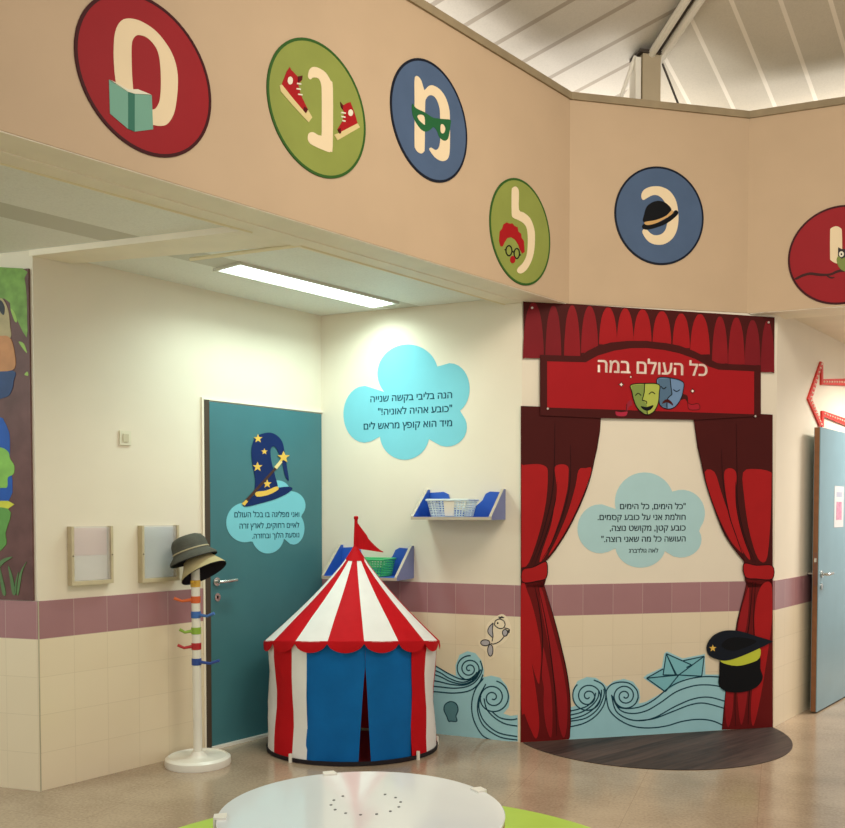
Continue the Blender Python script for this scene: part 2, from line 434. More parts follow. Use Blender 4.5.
# upper walls above the openings (thick parapet beams)
lenFL = 6.5
b = MB(); b.box(-lenFL, .12, 0, TB, ZB, ZR - .045); struct('wall_upper_left', b, PEACH, FL)
b = MB(); b.box(uK, uM, 0, .12, ZB + .002, ZR - .045); struct('wall_upper_center', b, PEACH, SW)
b = MB(); b.box(-.06, 4.0, 0, TB, ZB, ZR - .045); struct('wall_upper_right', b, PEACH, FR)
b = MB(); b.box(-lenFL, .0, -.014, TB, ZR - .045, ZR); struct('trim_1', b, RIM, FL)
b = MB(); b.box(uK - .004, uM + .004, -.014, .2, ZR - .045, ZR); struct('trim_2', b, RIM, SW)
b = MB(); b.box(.0, 4.0, -.014, TB, ZR - .045, ZR); struct('trim_3', b, RIM, FR)
# painted soffits under the beams, with a lip board at the inner edge
b = MB(); b.box(-lenFL, .02, .004, TB, ZB - .004, ZB + .004); b.box(-lenFL, -.03, TB * .62, TB + .02, ZB - .008, ZB)
struct('trim_4', b, TRIMP, FL)
b = MB(); b.box(.02, 4.0, .004, TB, ZB - .004, ZB + .004); struct('trim_5', b, TRIMP, FR)
# floor
b = MB(); b.slab([(-9, -3), (9, -3), (9, 12), (-9, 12)], -.1, 0); struct('floor', b, floor_mat())
# low ceilings
LCEIL = plank_mat('ceiling panels', (246, 247, 240), (204, 202, 190), 10, -4.086, -FL.a, .5, 'Y', .02)
off = lambda fr, u, y: fr.pt(u, -y, 0)
b = MB(); b.slab([off(FL, -lenFL, TB - .02)[:2], off(FL, .15, TB - .02)[:2], off(FL, .15, 4.6)[:2], off(FL, -lenFL, 4.6)[:2]], ZC, ZC + .04)
struct('ceiling', b, LCEIL)
b = MB(); b.slab([off(FR, -.05, TB - .02)[:2], off(FR, 4.0, TB - .02)[:2], off(FR, 4.0, 4)[:2], off(FR, -.05, 4)[:2]], ZC, ZC + .04)
struct('ceiling_2', b, mat('ceiling board', (234, 224, 204), .5, .3, .03, 4))
# beam between the two left bays
bm = [flr(x, y, ZB) for x, y in ((29, 256), (252, 230), (300, 244.5), (71.5, 264))]
b = MB(); b.slab([p[:2] for p in bm], ZB, ZC); struct('trim_6', b, TRIMP)
# bright edge strips of the dropped ceilings
def edge(name, pts, wd=.02):
    b = MB(); p = [flr(x, y, ZB) for x, y in pts]
    b.tube([(v.x, v.y, ZB - .004) for v in p], wd / 2, 4); return struct(name, b, mat('ceiling edge strip', (232, 220, 184), .4, .4, 0))
edge('trim_7', ((0, 160.8), (252, 230.5)))
edge('trim_8', ((190, 258.5), (301, 244), (508, 304)))
# slim corner bead on the pillar edge
b = MB(); b.tube([(0, -.006, 0), (0, -.006, 1.0)], .005, 6); struct('trim_9', b, mat('corner bead', (178, 170, 146), .5, .3, .1), LW)

# ------------------------------------------------------------------ high roof
S0 = flr(652, 52, 4.456)                              # head of the post
KS = .30
nL = Vector((math.sin(FL.a), -math.cos(FL.a), 0)); nR = Vector((math.sin(FR.a), -math.cos(FR.a), 0))
hip = (Vector((nL.y - nR.y, -(nL.x - nR.x), 0))).normalized()
if hip.y > 0: hip = -hip
kh = KS * nL.dot(hip)
def on_hip(t): return S0 + hip * t + Vector((0, 0, kh * t))
def roof(name, nrm, along, length, m):
    b = MB()
    p = [on_hip(-3.2), on_hip(7.0)]
    a = along * length
    v = [p[0], p[0] + a, p[1] + a, p[1]]
    b.v += [tuple(x) for x in v] + [tuple(x + Vector((0, 0, .06))) for x in v]
    for f in ((0, 1, 2, 3), (7, 6, 5, 4), (0, 4, 5, 1), (1, 5, 6, 2), (2, 6, 7, 3), (3, 7, 4, 0)): b.face(*f)
    o = struct(name, b, m); return o
ROOFL = plank_mat('roof sheeting', (214, 208, 196), (168, 158, 144), .285, -4.98, R(-62), .6, 'X', .13)
ROOFR = plank_mat('roof sheeting 2', (206, 198, 180), (228, 220, 204), .252, 2.067, R(35.5), .6, 'X', .1)
roof('ceiling_3', nL, -FL.u, 9.0, ROOFL)
roof('ceiling_4', nR, FR.u, 7.0, ROOFR)
hw = Vector((hip.y, -hip.x, 0))
LIGHTM = mat('light grey steel', (226, 222, 210), .4, .4, .03)
t = Thing('hip_beam', 'pale steel hip rafter of two parallel rails running up under the roof', 'beam', WORLD, tuple(S0))
for s in (-1, 1):
    b = MB(); b.tube([tuple(on_hip(k) + hw * (.042 * s) - Vector((0, 0, .07))) for k in (-.02, 6.8)], .026, 8); t.part('rail', b, LIGHTM)
b = MB(); b.tube([tuple(on_hip(k) - Vector((0, 0, .045))) for k in (-.02, 6.8)], .02, 6); t.part('web', b, mat('dark steel', (58, 50, 42), .5, .4, .05))
# post standing on the parapet
uP = SW.uv(652, 100)[0]
zt = 4.40
t = Thing('roof_post', 'short square grey post standing on the parapet under the roof hip', 'post', SW, (uP, .07, ZR))
POST = mat('post paint', (168, 154, 128), .6, .3, .06)
b = MB(); b.box(uP - .062, uP + .062, .005, .13, ZR, zt); t.part('shaft', b, POST)
b = MB(); b.box(uP - .105, uP - .068, .02, .11, ZR, zt - .02); t.part('side_plate', b, LIGHTM)
b = MB(); b.box(uP - .09, uP + .09, -.01, .145, zt, zt + .02); t.part('cap_plate', b, mat('dark steel', (58, 50, 42)))
for s, uu, zz, m_, r_ in ((-1, uP - .2, ZR, LIGHTM, .013), (1, uP + .23, ZR, mat('dark steel', (58, 50, 42)), .007)):
    b = MB(); b.tube([(uP + s * .09, .06, zt - .0), (uu, .06, zz)], r_, 8); t.part('brace', b, m_)

# ------------------------------------------------------------------ ceiling lamps
lq = [flr(x, y, ZC - .012) for x, y in ((215, 270.5), (243.5, 266), (397, 304.5), (371, 306.5))]
lc = sum(lq, Vector()) / 4
la = math.atan2((lq[2] - lq[1]).y, (lq[2] - lq[1]).x)
ll = (lq[2] - lq[1]).length; lwid = min(.32, abs((lq[0] - lq[1]).dot(Vector((-math.sin(la), math.cos(la), 0)))))
def lamp(label, pos, ang, ln, wd, power, col, em):
    fr = Frame((pos[0], pos[1], ZC), ang)
    t = Thing('ceiling_lamp', label, 'lamp', fr, (0, 0, 0), None)
    b = MB(); b.box(-ln / 2 - .02, ln / 2 + .02, -wd / 2 - .02, -wd / 2, -.014, 0); b.box(-ln / 2 - .02, ln / 2 + .02, wd / 2, wd / 2 + .02, -.014, 0)
    b.box(-ln / 2 - .02, -ln / 2, -wd / 2, wd / 2, -.014, 0); b.box(ln / 2, ln / 2 + .02, -wd / 2, wd / 2, -.014, 0)
    t.part('frame', b, mat('lamp frame', (214, 212, 200), .5, .4, .03))
    b = MB(); b.box(-ln / 2, ln / 2, -wd / 2, wd / 2, -.008, -.001)
    t.part('diffuser', b, mat('glowing diffuser ' + str(em), (255, 255, 255), .4, .3, 0, emit=col + (em,)))
    a = area('lamp_light', (pos[0], pos[1], ZC - .02), (pos[0], pos[1], 0), ln, wd, power, col, 150)
    a.rotation_euler = (0, 0, ang)
    a.parent = t.e; a.location = (0, 0, -.02); a.rotation_euler = (0, 0, 0)
    return t
lamp('long lit fluorescent panel in the low ceiling above the teal door', lc, la, ll, lwid, 14, (0.78, 1.0, 0.93), 6.0)
rl = RW.pt(1.8, .95, 0)
lamp('lit ceiling panel of the right bay, beyond the red arrow and open blue door', rl, RW.a, 1.2, .3, 72, (1.0, 0.95, 0.86), 5.0)

# glow of the gallery lights behind the parapet
for fr, u, ln in ((FL, -2.0, 4.0), (SW, (uK + uM) / 2, 1.2), (FR, 1.2, 2.4)):
    p = fr.pt(u, -.75, 3.55); a = area('gallery_light', p, p + Vector((0, 0, 1)), ln, .25, 10 * ln, (1.0, 0.97, 0.92)); a.rotation_euler = (math.pi, 0, fr.a)


# ------------------------------------------------------------------ round letter signs
GLY = 'round letter signs on the upper wall'
def disc(label, fr, pxs, r, kind, layers):
    """pxs: surveyed left/right/top/bottom points; layers: (part name, material, outline(s))"""
    c = fr.uv(*pxs)
    t = Thing('letter_sign', label, 'sign', fr, (c[0], 0, c[1]), GLY)
    dm, em = CIRC[kind]
    b = MB(); b.prism(ell(c[0], c[1], r - .012, r - .012, 72), -.004, 0); t.part('disc', b, dm)
    b = MB(); b.prism([ell(c[0], c[1], r, r, 72), ell(c[0], c[1], r - .0125, r - .0125, 72)], -.005, 0); t.part('rim', b, em)
    for i, (nm, m, loops) in enumerate(layers):
        for l in loops: t.part(nm, MB().prism(l, -.0052 - .0006 * i, -.003), m)
    return t
def S(l, k=5): return catmull(l, k)
PAGE = mat('page white print', (226, 222, 200), .55, .12, 0)
z = lambda p: FL.Z(60, 0, 4.871, p)
sam_o = [(258, 240), (265, 160), (290, 108), (330, 92), (390, 105), (460, 150), (515, 215), (550, 280), (568, 350), (570, 430), (560, 520), (545, 570), (520, 605), (490, 615), (450, 610), (380, 590), (320, 545), (282, 480), (268, 400), (260, 320)]
sam_i = [(345, 240), (350, 200), (365, 178), (385, 173), (420, 185), (455, 220), (475, 260), (485, 320), (488, 400), (485, 470), (475, 510), (450, 535), (385, 520), (358, 460), (350, 400), (346, 320)]
disc('red round sign with a cream letter and a teal open book', FL, (146.5, 76.5), .30, 'red', [
    ('letter', LETTER, [[S(z(sam_o)), S(z(sam_i))]]),
    ('book', mat('book teal', (116, 166, 146), .5, .12, .03), [z([(235, 390), (328, 450), (360, 460), (443, 465), (450, 632), (360, 643), (328, 630), (240, 555)])]),
    ('book_spine', mat('spine green', (52, 112, 94), .5, .12, .03), [z([(328, 450), (360, 460), (360, 643), (328, 630)])]),
    ('pages', PAGE, [z([(240, 390), (330, 438), (375, 437), (440, 463), (360, 459), (328, 449)])])])
z = lambda p: FL.Z(260, 25, 5.017, p)
nun = [(240, 240), (238, 262), (250, 275), (263, 265), (290, 270), (303, 300), (306, 350), (306, 540), (300, 555), (285, 552), (265, 540), (245, 542), (236, 560), (240, 585), (262, 605), (335, 637), (352, 635), (361, 610), (362, 320), (350, 280), (325, 240), (290, 217), (262, 212), (246, 224)]
disc('green round sign with a cream letter between two red sneakers', FL, (318.3, 109.5), .304, 'green', [
    ('letter', LETTER, [S(z(nun), 3)]),
    ('sneaker', REDB, [z([(105, 300), (130, 235), (146, 212), (152, 226), (185, 260), (208, 256), (205, 280), (188, 300), (200, 350), (236, 425), (225, 445), (165, 375)]), z([(398, 388), (412, 405), (435, 392), (450, 388), (470, 440), (486, 495), (450, 515), (395, 548), (385, 525), (412, 480), (420, 440), (408, 420)])]),
    ('sneaker_sole', mat('sole cream', (214, 196, 140), .55, .12, 0), [z([(95, 305), (105, 300), (165, 375), (225, 445), (236, 428), (258, 465), (240, 490), (165, 410), (100, 335)]), z([(368, 552), (388, 545), (485, 495), (497, 515), (385, 580)])]),
    ('ankle_patch', PAGE, [S(z(ell(147, 281, 13, 20, 14)), 2), S(z(ell(450, 442, 12, 17, 14)), 2)]),
    ('lace', PAGE, [z([(a, b_), (c, b_ + 3), (c, b_ + 10), (a, b_ + 7)]) for a, b_, c in ((180, 292, 202), (178, 318, 200), (186, 346, 208), (403, 438, 426), (403, 458, 424), (408, 478, 424))]),
    ('tongue', mat('dark red print', (84, 16, 20), .5, .12, 0), [z([(185, 260), (208, 256), (206, 278), (186, 290)]), z([(218, 412), (236, 425), (226, 445), (212, 428)]), z([(398, 388), (412, 405), (410, 425), (402, 412)]), z([(386, 528), (398, 518), (402, 544), (394, 548)])])])
z = lambda p: FL.Z(380, 45, 5.52, p)
mem = [(187, 195), (195, 173), (210, 178), (225, 200), (237, 240), (243, 250), (265, 228), (290, 225), (325, 245), (355, 285), (375, 340), (382, 400), (382, 560), (375, 620), (355, 640), (330, 640), (300, 622), (275, 590), (268, 573), (280, 568), (300, 580), (315, 575), (325, 555), (330, 500), (328, 400), (325, 350), (310, 305), (290, 282), (268, 280), (250, 300), (245, 340), (243, 560), (238, 590), (225, 600), (205, 592), (190, 570), (187, 540), (187, 300)]
mk = [(175, 325), (195, 350), (240, 372), (280, 398), (300, 405), (340, 410), (385, 415), (385, 440), (380, 480), (370, 520), (350, 530), (325, 512), (310, 475), (292, 455), (275, 468), (250, 480), (225, 470), (200, 440), (180, 400), (172, 360)]
disc('narrow-looking blue round sign with a cream letter crossed by a green eye mask', FL, (430, 121.5), .306, 'blue', [
    ('letter', LETTER, [S(z(mem), 3)]),
    ('eye_mask', mat('mask green', (38, 98, 58), .5, .12, .02), [[S(z(mk), 3), S(z([(202, 394), (215, 386), (238, 392), (245, 425), (243, 442), (225, 430), (208, 412)]), 3), S(z([(331, 442), (345, 440), (356, 460), (352, 482), (340, 490), (330, 478)]), 3)]])])
z = lambda p: FL.Z(480, 165, 6.375, p)
lam = [(198, 165), (207, 145), (222, 138), (237, 150), (244, 180), (244, 285), (275, 305), (315, 340), (338, 395), (346, 450), (342, 540), (325, 610), (295, 665), (265, 690), (242, 690), (232, 675), (240, 655), (270, 625), (292, 580), (300, 520), (300, 450), (292, 400), (270, 370), (235, 350), (210, 338), (198, 310)]
wig = [(127, 520), (117, 485), (120, 450), (122, 425), (138, 405), (145, 380), (165, 367), (185, 375), (203, 373), (215, 390), (235, 398), (240, 425), (258, 440), (260, 465), (275, 485), (278, 520), (280, 555), (265, 566), (250, 540), (240, 510), (220, 478), (195, 462), (170, 466), (152, 495), (140, 520)]
disc('green round sign with a cream letter, red curly wig and round glasses', FL, (520.6, 232.4), .306, 'green', [
    ('letter', LETTER, [S(z(lam), 3)]),
    ('wig', REDB, [z(wig), z(ell(204, 604, 17, 24, 14))]),
    ('glasses', BLACK, [[z(ell(180, 547, 22, 36, 20)), z(ell(180, 547, 16, 28, 20))], [z(ell(230, 565, 20, 36, 20)), z(ell(230, 565, 14, 28, 20))], z([(198, 548), (212, 552), (212, 560), (198, 556)]), z([(152, 538), (162, 535), (162, 543), (153, 545)]), z([(247, 572), (256, 570), (256, 578), (247, 580)])])])
z = lambda p: SW.Z(605, 155, 6.9, p)
kaf = [(248, 290), (256, 255), (285, 230), (330, 218), (380, 220), (430, 240), (465, 275), (490, 325), (503, 400), (503, 470), (490, 530), (465, 575), (430, 605), (390, 620), (340, 618), (300, 600), (270, 565), (255, 530), (268, 512), (290, 520), (310, 540), (340, 555), (380, 550), (410, 525), (425, 480), (428, 420), (420, 350), (395, 305), (360, 280), (325, 280), (290, 297), (262, 312)]
disc('blue round sign with a cream letter and a tilted black bowler hat', SW, (659.3, 216), .314, 'blue', [
    ('letter', LETTER, [S(z(kaf), 3)]),
    ('bowler_hat', BLACK, [S(z([(268, 466), (268, 410), (288, 355), (330, 325), (375, 318), (420, 335), (456, 384), (400, 440)]), 5), S(z([(254, 492), (272, 476), (350, 472), (430, 432), (480, 384), (502, 395), (492, 420), (430, 470), (360, 500), (290, 517), (260, 510)]), 4)]),
    ('hat_band', mat('tan band print', (204, 162, 104), .5, .12, 0), [S(z([(272, 464), (350, 450), (420, 420), (456, 384), (468, 400), (430, 430), (350, 472), (285, 485)]), 3)])])
z = lambda p: FR.Z(775, 195, 6.9, p)
disc('red round sign with a cream letter, a dark branch and a small owl', FR, (840.6, 255), .314, 'red', [
    ('letter', LETTER, [S(z([(380, 260), (386, 232), (420, 217), (452, 230), (462, 262), (462, 440), (448, 468), (420, 472), (386, 452), (380, 425)]), 4)]),
    ('branch', mat('branch brown', (62, 24, 22), .5, .12, 0), [S(z([(135, 578), (180, 552), (240, 535), (310, 542), (380, 542), (445, 515), (560, 512), (640, 500), (640, 516), (560, 530), (450, 532), (385, 556), (310, 560), (240, 553), (185, 568), (150, 585)]), 3), S(z([(352, 555), (370, 572), (395, 578), (415, 566), (390, 568), (368, 560)]), 3)]),
    ('owl', mat('owl green', (124, 138, 70), .5, .12, .03), [S(z([(430, 430), (470, 400), (540, 405), (560, 450), (545, 510), (500, 530), (455, 515), (428, 470)]), 4)]),
    ('owl_head', mat('owl dark grey', (48, 44, 46), .5, .12, 0), [z([(436, 362), (460, 375), (520, 375), (550, 360), (555, 420), (525, 442), (495, 425), (460, 442), (434, 420)])]),
    ('owl_eye', PAGE, [z(ell(458, 410, 17, 20, 18)), z(ell(520, 410, 17, 20, 18))]),
    ('owl_pupil', BLACK, [z(ell(458, 410, 6, 7, 10)), z(ell(520, 410, 6, 7, 10))])])

# ------------------------------------------------------------------ verse clouds
def verse(name, label, fr, off, cpoly, m, lines, tm, bold=.036):
    c = fr.uv(*cpoly[0])
    t = Thing(name, label, 'sticker', fr, (c[0], -off, c[1]))
    b = MB(); b.prism([fr.uv(*p) for p in cpoly[1]], -off - .002, -off - .0004); cl = t.part('cloud', b, m)
    for s, rx, ry, lx in lines:
        r_, l_ = fr.uv(rx, ry), fr.uv(lx, ry)
        for b in words(s, r_, (l_[0], r_[1]), -off - .0028, bold): t.part('word', b, tm)
    return t
def ZZ(ox, oy, k, pts): return [(ox + x / k, oy + y / k) for x, y in pts]
g1 = lambda x, y: (340 + x / 6.26, 340 + y / 6.26)
verse('verse_cloud', 'bright blue cloud sticker with three lines of verse on the alcove back wall', BW, 0, (g1(430, 400),
      ZZ(340, 340, 6.26, blob((430, 400), [(155, 465, 133, 178), (425, 210, 190, 182), (690, 305, 122, 160), (670, 545, 125, 123), (405, 590, 155, 160)]))), CLOUD,
      [('הנה בליבי בקשה שנייה', *g1(702, 364), g1(192, 0)[0]), ('"כובע אהיה לאוניה!"', *g1(702, 450), g1(240, 0)[0]), ('מיד הוא קופץ מראש לים', *g1(702, 540), g1(150, 0)[0])], NAVYT)
g2 = lambda x, y: (570 + x / 4.97, 465 + y / 4.97)
verse('verse_cloud', 'pale cloud sticker with verse and small author line between the printed curtains', SW, 0, (g2(350, 290),
      ZZ(570, 465, 4.97, blob((350, 290), [(150, 317, 113, 122), (370, 185, 147, 148), (555, 240, 115, 117), (550, 370, 103, 90), (350, 400, 125, 110)]))), CLOUD2,
      [('"כל הימים, כל הימים', *g2(573, 220), g2(248, 0)[0]), ('חולמת אני על כובע קסמים.', *g2(573, 273), g2(137, 0)[0]), ('כובע קטן, מקושט נוצה,', *g2(573, 326), g2(197, 0)[0]),
       ('העושה כל מה שאני רוצה."', *g2(573, 380), g2(155, 0)[0]), ('לאה גולדברג', *g2(437, 435), g2(292, 0)[0])], INK)

# ------------------------------------------------------------------ printed stage: header, curtains, hat, sea
HA = lambda p: SW.Z(515, 295, 6.133, p)
HB = lambda p: SW.Z(645, 305, 6.133, p)
HC = lambda p: SW.Z(600, 370, 7.68, p)
c0 = SW.uv(648, 360)
t = Thing('stage_header', 'red theatre header board with title, valance and two drama masks', 'sign', SW, (c0[0], 0, c0[1]))
val = HA([(45, 38)]) + HB([(787, 78), (785, 420), (766, 414), (740, 398), (700, 402)]) + HA([(400, 440), (170, 420), (148, 376), (110, 388), (85, 372), (58, 332), (50, 305)])
b = MB(); b.prism(val, -0.0145, -0.0140); t.part('valance', b, MAROON)
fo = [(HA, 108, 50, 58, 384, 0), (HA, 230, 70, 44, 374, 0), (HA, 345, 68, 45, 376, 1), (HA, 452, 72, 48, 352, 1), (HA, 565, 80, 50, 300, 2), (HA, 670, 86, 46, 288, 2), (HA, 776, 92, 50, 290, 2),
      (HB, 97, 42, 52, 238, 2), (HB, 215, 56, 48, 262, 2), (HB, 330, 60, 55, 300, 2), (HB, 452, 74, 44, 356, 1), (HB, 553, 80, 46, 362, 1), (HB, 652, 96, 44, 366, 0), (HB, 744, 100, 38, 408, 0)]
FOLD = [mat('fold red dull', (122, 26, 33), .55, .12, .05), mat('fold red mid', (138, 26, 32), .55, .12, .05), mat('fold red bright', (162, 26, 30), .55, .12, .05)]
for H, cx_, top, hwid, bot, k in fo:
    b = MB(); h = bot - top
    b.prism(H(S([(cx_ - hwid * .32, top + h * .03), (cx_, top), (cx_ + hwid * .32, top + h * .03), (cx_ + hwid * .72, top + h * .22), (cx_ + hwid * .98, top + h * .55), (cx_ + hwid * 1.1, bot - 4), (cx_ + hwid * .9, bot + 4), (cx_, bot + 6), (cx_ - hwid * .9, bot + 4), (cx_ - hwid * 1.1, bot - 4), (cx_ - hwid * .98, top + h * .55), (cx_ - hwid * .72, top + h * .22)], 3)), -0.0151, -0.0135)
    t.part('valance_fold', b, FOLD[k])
outer = HA([(148, 740), (148, 370), (395, 378), (440, 345), (500, 315), (580, 295), (680, 285), (800, 285)]) + HB([(40, 229), (120, 237), (200, 252), (290, 285), (370, 325), (430, 358), (460, 363), (700, 375), (700, 682), (300, 706)]) + HA([(525, 757)])
inner = HA([(190, 692), (190, 410), (425, 416), (500, 375), (600, 345), (700, 330), (800, 329)]) + HB([(40, 272), (110, 280), (200, 300), (300, 335), (380, 380), (440, 400), (658, 410), (658, 672)])
b = MB(); b.prism(outer, -0.0205, -.0148); t.part('banner_border', b, MAROON)
b = MB(); b.prism(inner, -0.0213, -0.0165); bn = t.part('banner', b, REDB)
for b in words('כל העולם במה', SW.uv(705.3, 376.6), SW.uv(596.6, 373), -.0222, .035): t.part('title_word', b, TITLE, bn)
for (x, y) in ((531, 308.5), (766.8, 323), (546.5, 409), (753.5, 416.5)):
    q_ = SW.uv(x, y); b = MB(); b.prism(ell(q_[0], q_[1], .007, .007, 10), -0.0235, -0.0135); t.part('screw', b, SCREW)
def sub(par, nm, m, loops, y0, y1=-0.0185):
    for l in loops: t.part(nm, MB().prism(l, y0, y1), m, par)
BM = t.part('sad_mask', MB().prism(S(HC([(428, 68), (525, 64), (624, 95), (626, 160), (610, 220), (575, 275), (535, 300), (495, 300), (455, 280), (440, 240), (432, 150)]), 3), -0.0223, -0.0185), mat('mask blue light', (112, 142, 178), .5, .12, .02))
sub(BM, 'shaded_half', mat('mask blue dark', (84, 112, 138), .5, .12, .02), [HC([(432, 72), (525, 67), (530, 130), (540, 190), (512, 215), (505, 296), (458, 278), (442, 235)])], -0.0229)
def lines(par, nm, m, polys, wd, y0, H=HC, k=4, closed=False):
    for l in polys: t.part(nm, MB().strip(catmull(H(l), k, closed) if len(l) > 2 else H(l), wd, y0, y0 + .001, closed), m, par)
lines(BM, 'outline', BLACK, [[(428, 68), (525, 64), (624, 95), (626, 160), (610, 220), (575, 275), (535, 300), (495, 300), (455, 280), (440, 240), (432, 150)]], .006, -0.0235, closed=True)
lines(BM, 'face_line', BLACK, [[(525, 67), (532, 130), (540, 190)], [(540, 190), (512, 215), (505, 235)], [(455, 128), (475, 148), (496, 134)], [(550, 153), (575, 168), (600, 155)], [(500, 255), (502, 296)]], .006, -0.0235)
sub(BM, 'mouth', MAROON, [S(HC([(463, 262), (480, 236), (510, 228), (540, 252), (548, 276), (515, 256), (490, 254)]), 3)], -0.0235)
GM = t.part('smiling_mask', MB().prism(S(HC([(225, 118), (330, 107), (438, 115), (441, 180), (435, 250), (410, 310), (375, 340), (345, 346), (310, 330), (270, 290), (245, 230), (232, 170)]), 3), -0.0241, -0.0185), mat('mask lime light', (176, 186, 84), .5, .12, .02))
sub(GM, 'shaded_half', mat('mask green dark', (128, 148, 74), .5, .12, .02), [HC([(229, 122), (330, 112), (325, 180), (310, 235), (345, 260), (350, 340), (310, 326), (272, 287), (248, 228), (235, 170)])], -0.0247)
lines(GM, 'outline', BLACK, [[(225, 118), (330, 107), (438, 115), (441, 180), (435, 250), (410, 310), (375, 340), (345, 346), (310, 330), (270, 290), (245, 230), (232, 170)]], .006, -0.0253, closed=True)
lines(GM, 'face_line', BLACK, [[(330, 110), (325, 180), (310, 235)], [(310, 235), (342, 245), (345, 262)], [(258, 200), (280, 182), (303, 200)], [(362, 190), (385, 172), (409, 188)], [(348, 312), (350, 342)]], .006, -0.0253)
sub(GM, 'mouth', BLACK, [S(HC([(300, 281), (345, 287), (397, 273), (378, 305), (345, 316), (315, 303)]), 3)], -0.0253)
for pp, m_ in (([(110, 318), (150, 324), (198, 318), (190, 352), (150, 358), (115, 350)], mat('ribbon rose', (178, 42, 66), .5, .12, .03)), ([(195, 262), (228, 232), (236, 272), (212, 284), (198, 318), (186, 318)], mat('ribbon dull', (150, 40, 56), .5, .12, .03)),
               ([(614, 190), (658, 200), (662, 255), (640, 225), (606, 232)], MAROON), ([(660, 252), (690, 268), (742, 262), (752, 302), (700, 310), (668, 300)], mat('ribbon red', (166, 30, 44), .5, .12, .03))):
    t.part('ribbon', MB().prism(S(HC(pp), 3), -0.0219, -0.0185), m_)
lines(None, 'ribbon_edge', MAROON, [[(660, 252), (690, 268), (742, 262), (752, 302), (700, 310), (668, 300), (660, 252)], [(660, 252), (655, 215)], [(195, 262), (190, 318)], [(110, 318), (150, 324), (198, 318)]], .004, -0.0225)
for x, y, r_ in ((152, 115, 17), (225, 57, 10), (698, 165, 16)):
    t.part('sparkle', MB().prism(HC(star(x, y, r_ * 1.5, .5, n=4)), -0.0217, -0.0185), MAROON)
    t.part('sparkle', MB().prism(HC(star(x, y, r_ * .8, .55, n=4)), -0.0223, -0.0185), TITLE)

def curtain(label, up, lo, uplobes, lolobes, tie, HU, HL, creases):
    c = SW.uv(*up[2])
    global t
    t = Thing('printed_curtain', label, 'curtain', SW, (HU([up[0][0]])[0][0], 0, .8), 'printed stage curtains')
    t.part('upper_drape', MB().prism(HU(up[0]), -.0112, -.0104), MAROON)
    t.part('lower_drape', MB().prism(HL(lo), -.0112, -.0104), CURT)
    for l, m_ in uplobes: t.part('fold', MB().prism(S(HU(l), 3), -.0117, -.0106), m_)
    for l, m_ in lolobes: t.part('fold', MB().prism(S(HL(l), 3), -.0117, -.0106), m_)
    for l, H in creases: t.part('crease', MB().strip(catmull(H(l), 5, False), .007, -.0124, -.0110, taper=True), mat('crease ink', (44, 10, 12), .55, .12, 0))
    t.part('tie_band', MB().prism(S(HU(tie), 3), -.0134, -.0106), RED)
    b = MB(); b.strip(catmull(HU(tie), 4), .006, -.0140, -.0120, closed=True); t.part('tie_edge', b, mat('crease ink', (44, 10, 12)))
HD = lambda p: SW.Z(515, 410, 4.6, p); HE = lambda p: SW.Z(515, 580, 5.02, p)
ML = mat('lower curtain red', (150, 28, 32), .55, .12, .05)
curtain('long red printed curtain on the left side of the stage wall',
    ([(24, -18), (24, 815), (130, 815), (140, 780), (140, 695), (190, 632), (250, 532), (310, 405), (350, 285), (375, 182), (388, 100), (393, 30), (393, -6)], 0, (530, 500)),
    [(26, -5), (135, -5), (160, 90), (195, 200), (230, 340), (260, 480), (275, 620), (278, 720), (270, 797), (26, 818)],
    [([(27, 262), (34, 254), (100, 249), (140, 262), (148, 300), (140, 420), (110, 560), (62, 700), (32, 722), (27, 700), (27, 480)], RED), ([(180, 264), (210, 250), (240, 260), (243, 300), (235, 380), (200, 510), (145, 655), (110, 700), (125, 640), (165, 520), (185, 380), (185, 320)], RED),
     ([(290, 276), (320, 268), (349, 274), (310, 390), (250, 520), (190, 620), (150, 670), (190, 590), (240, 470), (275, 350)], RED)],
    [([(28, 30), (60, 60), (90, 150), (115, 260), (128, 360), (122, 480), (116, 520), (96, 470), (82, 420), (100, 540), (115, 660), (118, 740), (102, 795), (72, 740), (45, 670), (28, 620)], RED),
     ([(135, 330), (160, 430), (178, 540), (185, 680), (178, 790), (152, 730), (140, 620), (142, 540), (130, 470)], ML), ([(120, 40), (137, 60), (165, 170), (195, 280), (225, 390), (248, 510), (260, 620), (256, 740), (240, 790), (217, 720), (207, 600), (195, 500), (170, 350), (145, 220), (125, 110)], ML)],
    [(32, 735), (80, 722), (135, 697), (146, 722), (140, 772), (100, 786), (32, 792)], HD, HE,
    [([(180, 60), (178, 250), (165, 400), (120, 580), (70, 710)], HD), ([(252, 160), (250, 330), (220, 470), (170, 600), (120, 690)], HD), ([(385, 100), (350, 285), (310, 405), (250, 532), (190, 632), (145, 690)], HD),
     ([(190, 330), (182, 420), (150, 540), (110, 650), (85, 715)], HD), ([(95, 30), (120, 150), (135, 300), (128, 500)], HE), ([(110, 20), (150, 200), (180, 400), (200, 600), (205, 780)], HE), ([(137, 5), (195, 200), (230, 340), (260, 480), (275, 620), (272, 790)], HE)])
HF = lambda p: SW.Z(690, 410, 4.6, p); HG = lambda p: SW.Z(690, 580, 5.34, p)
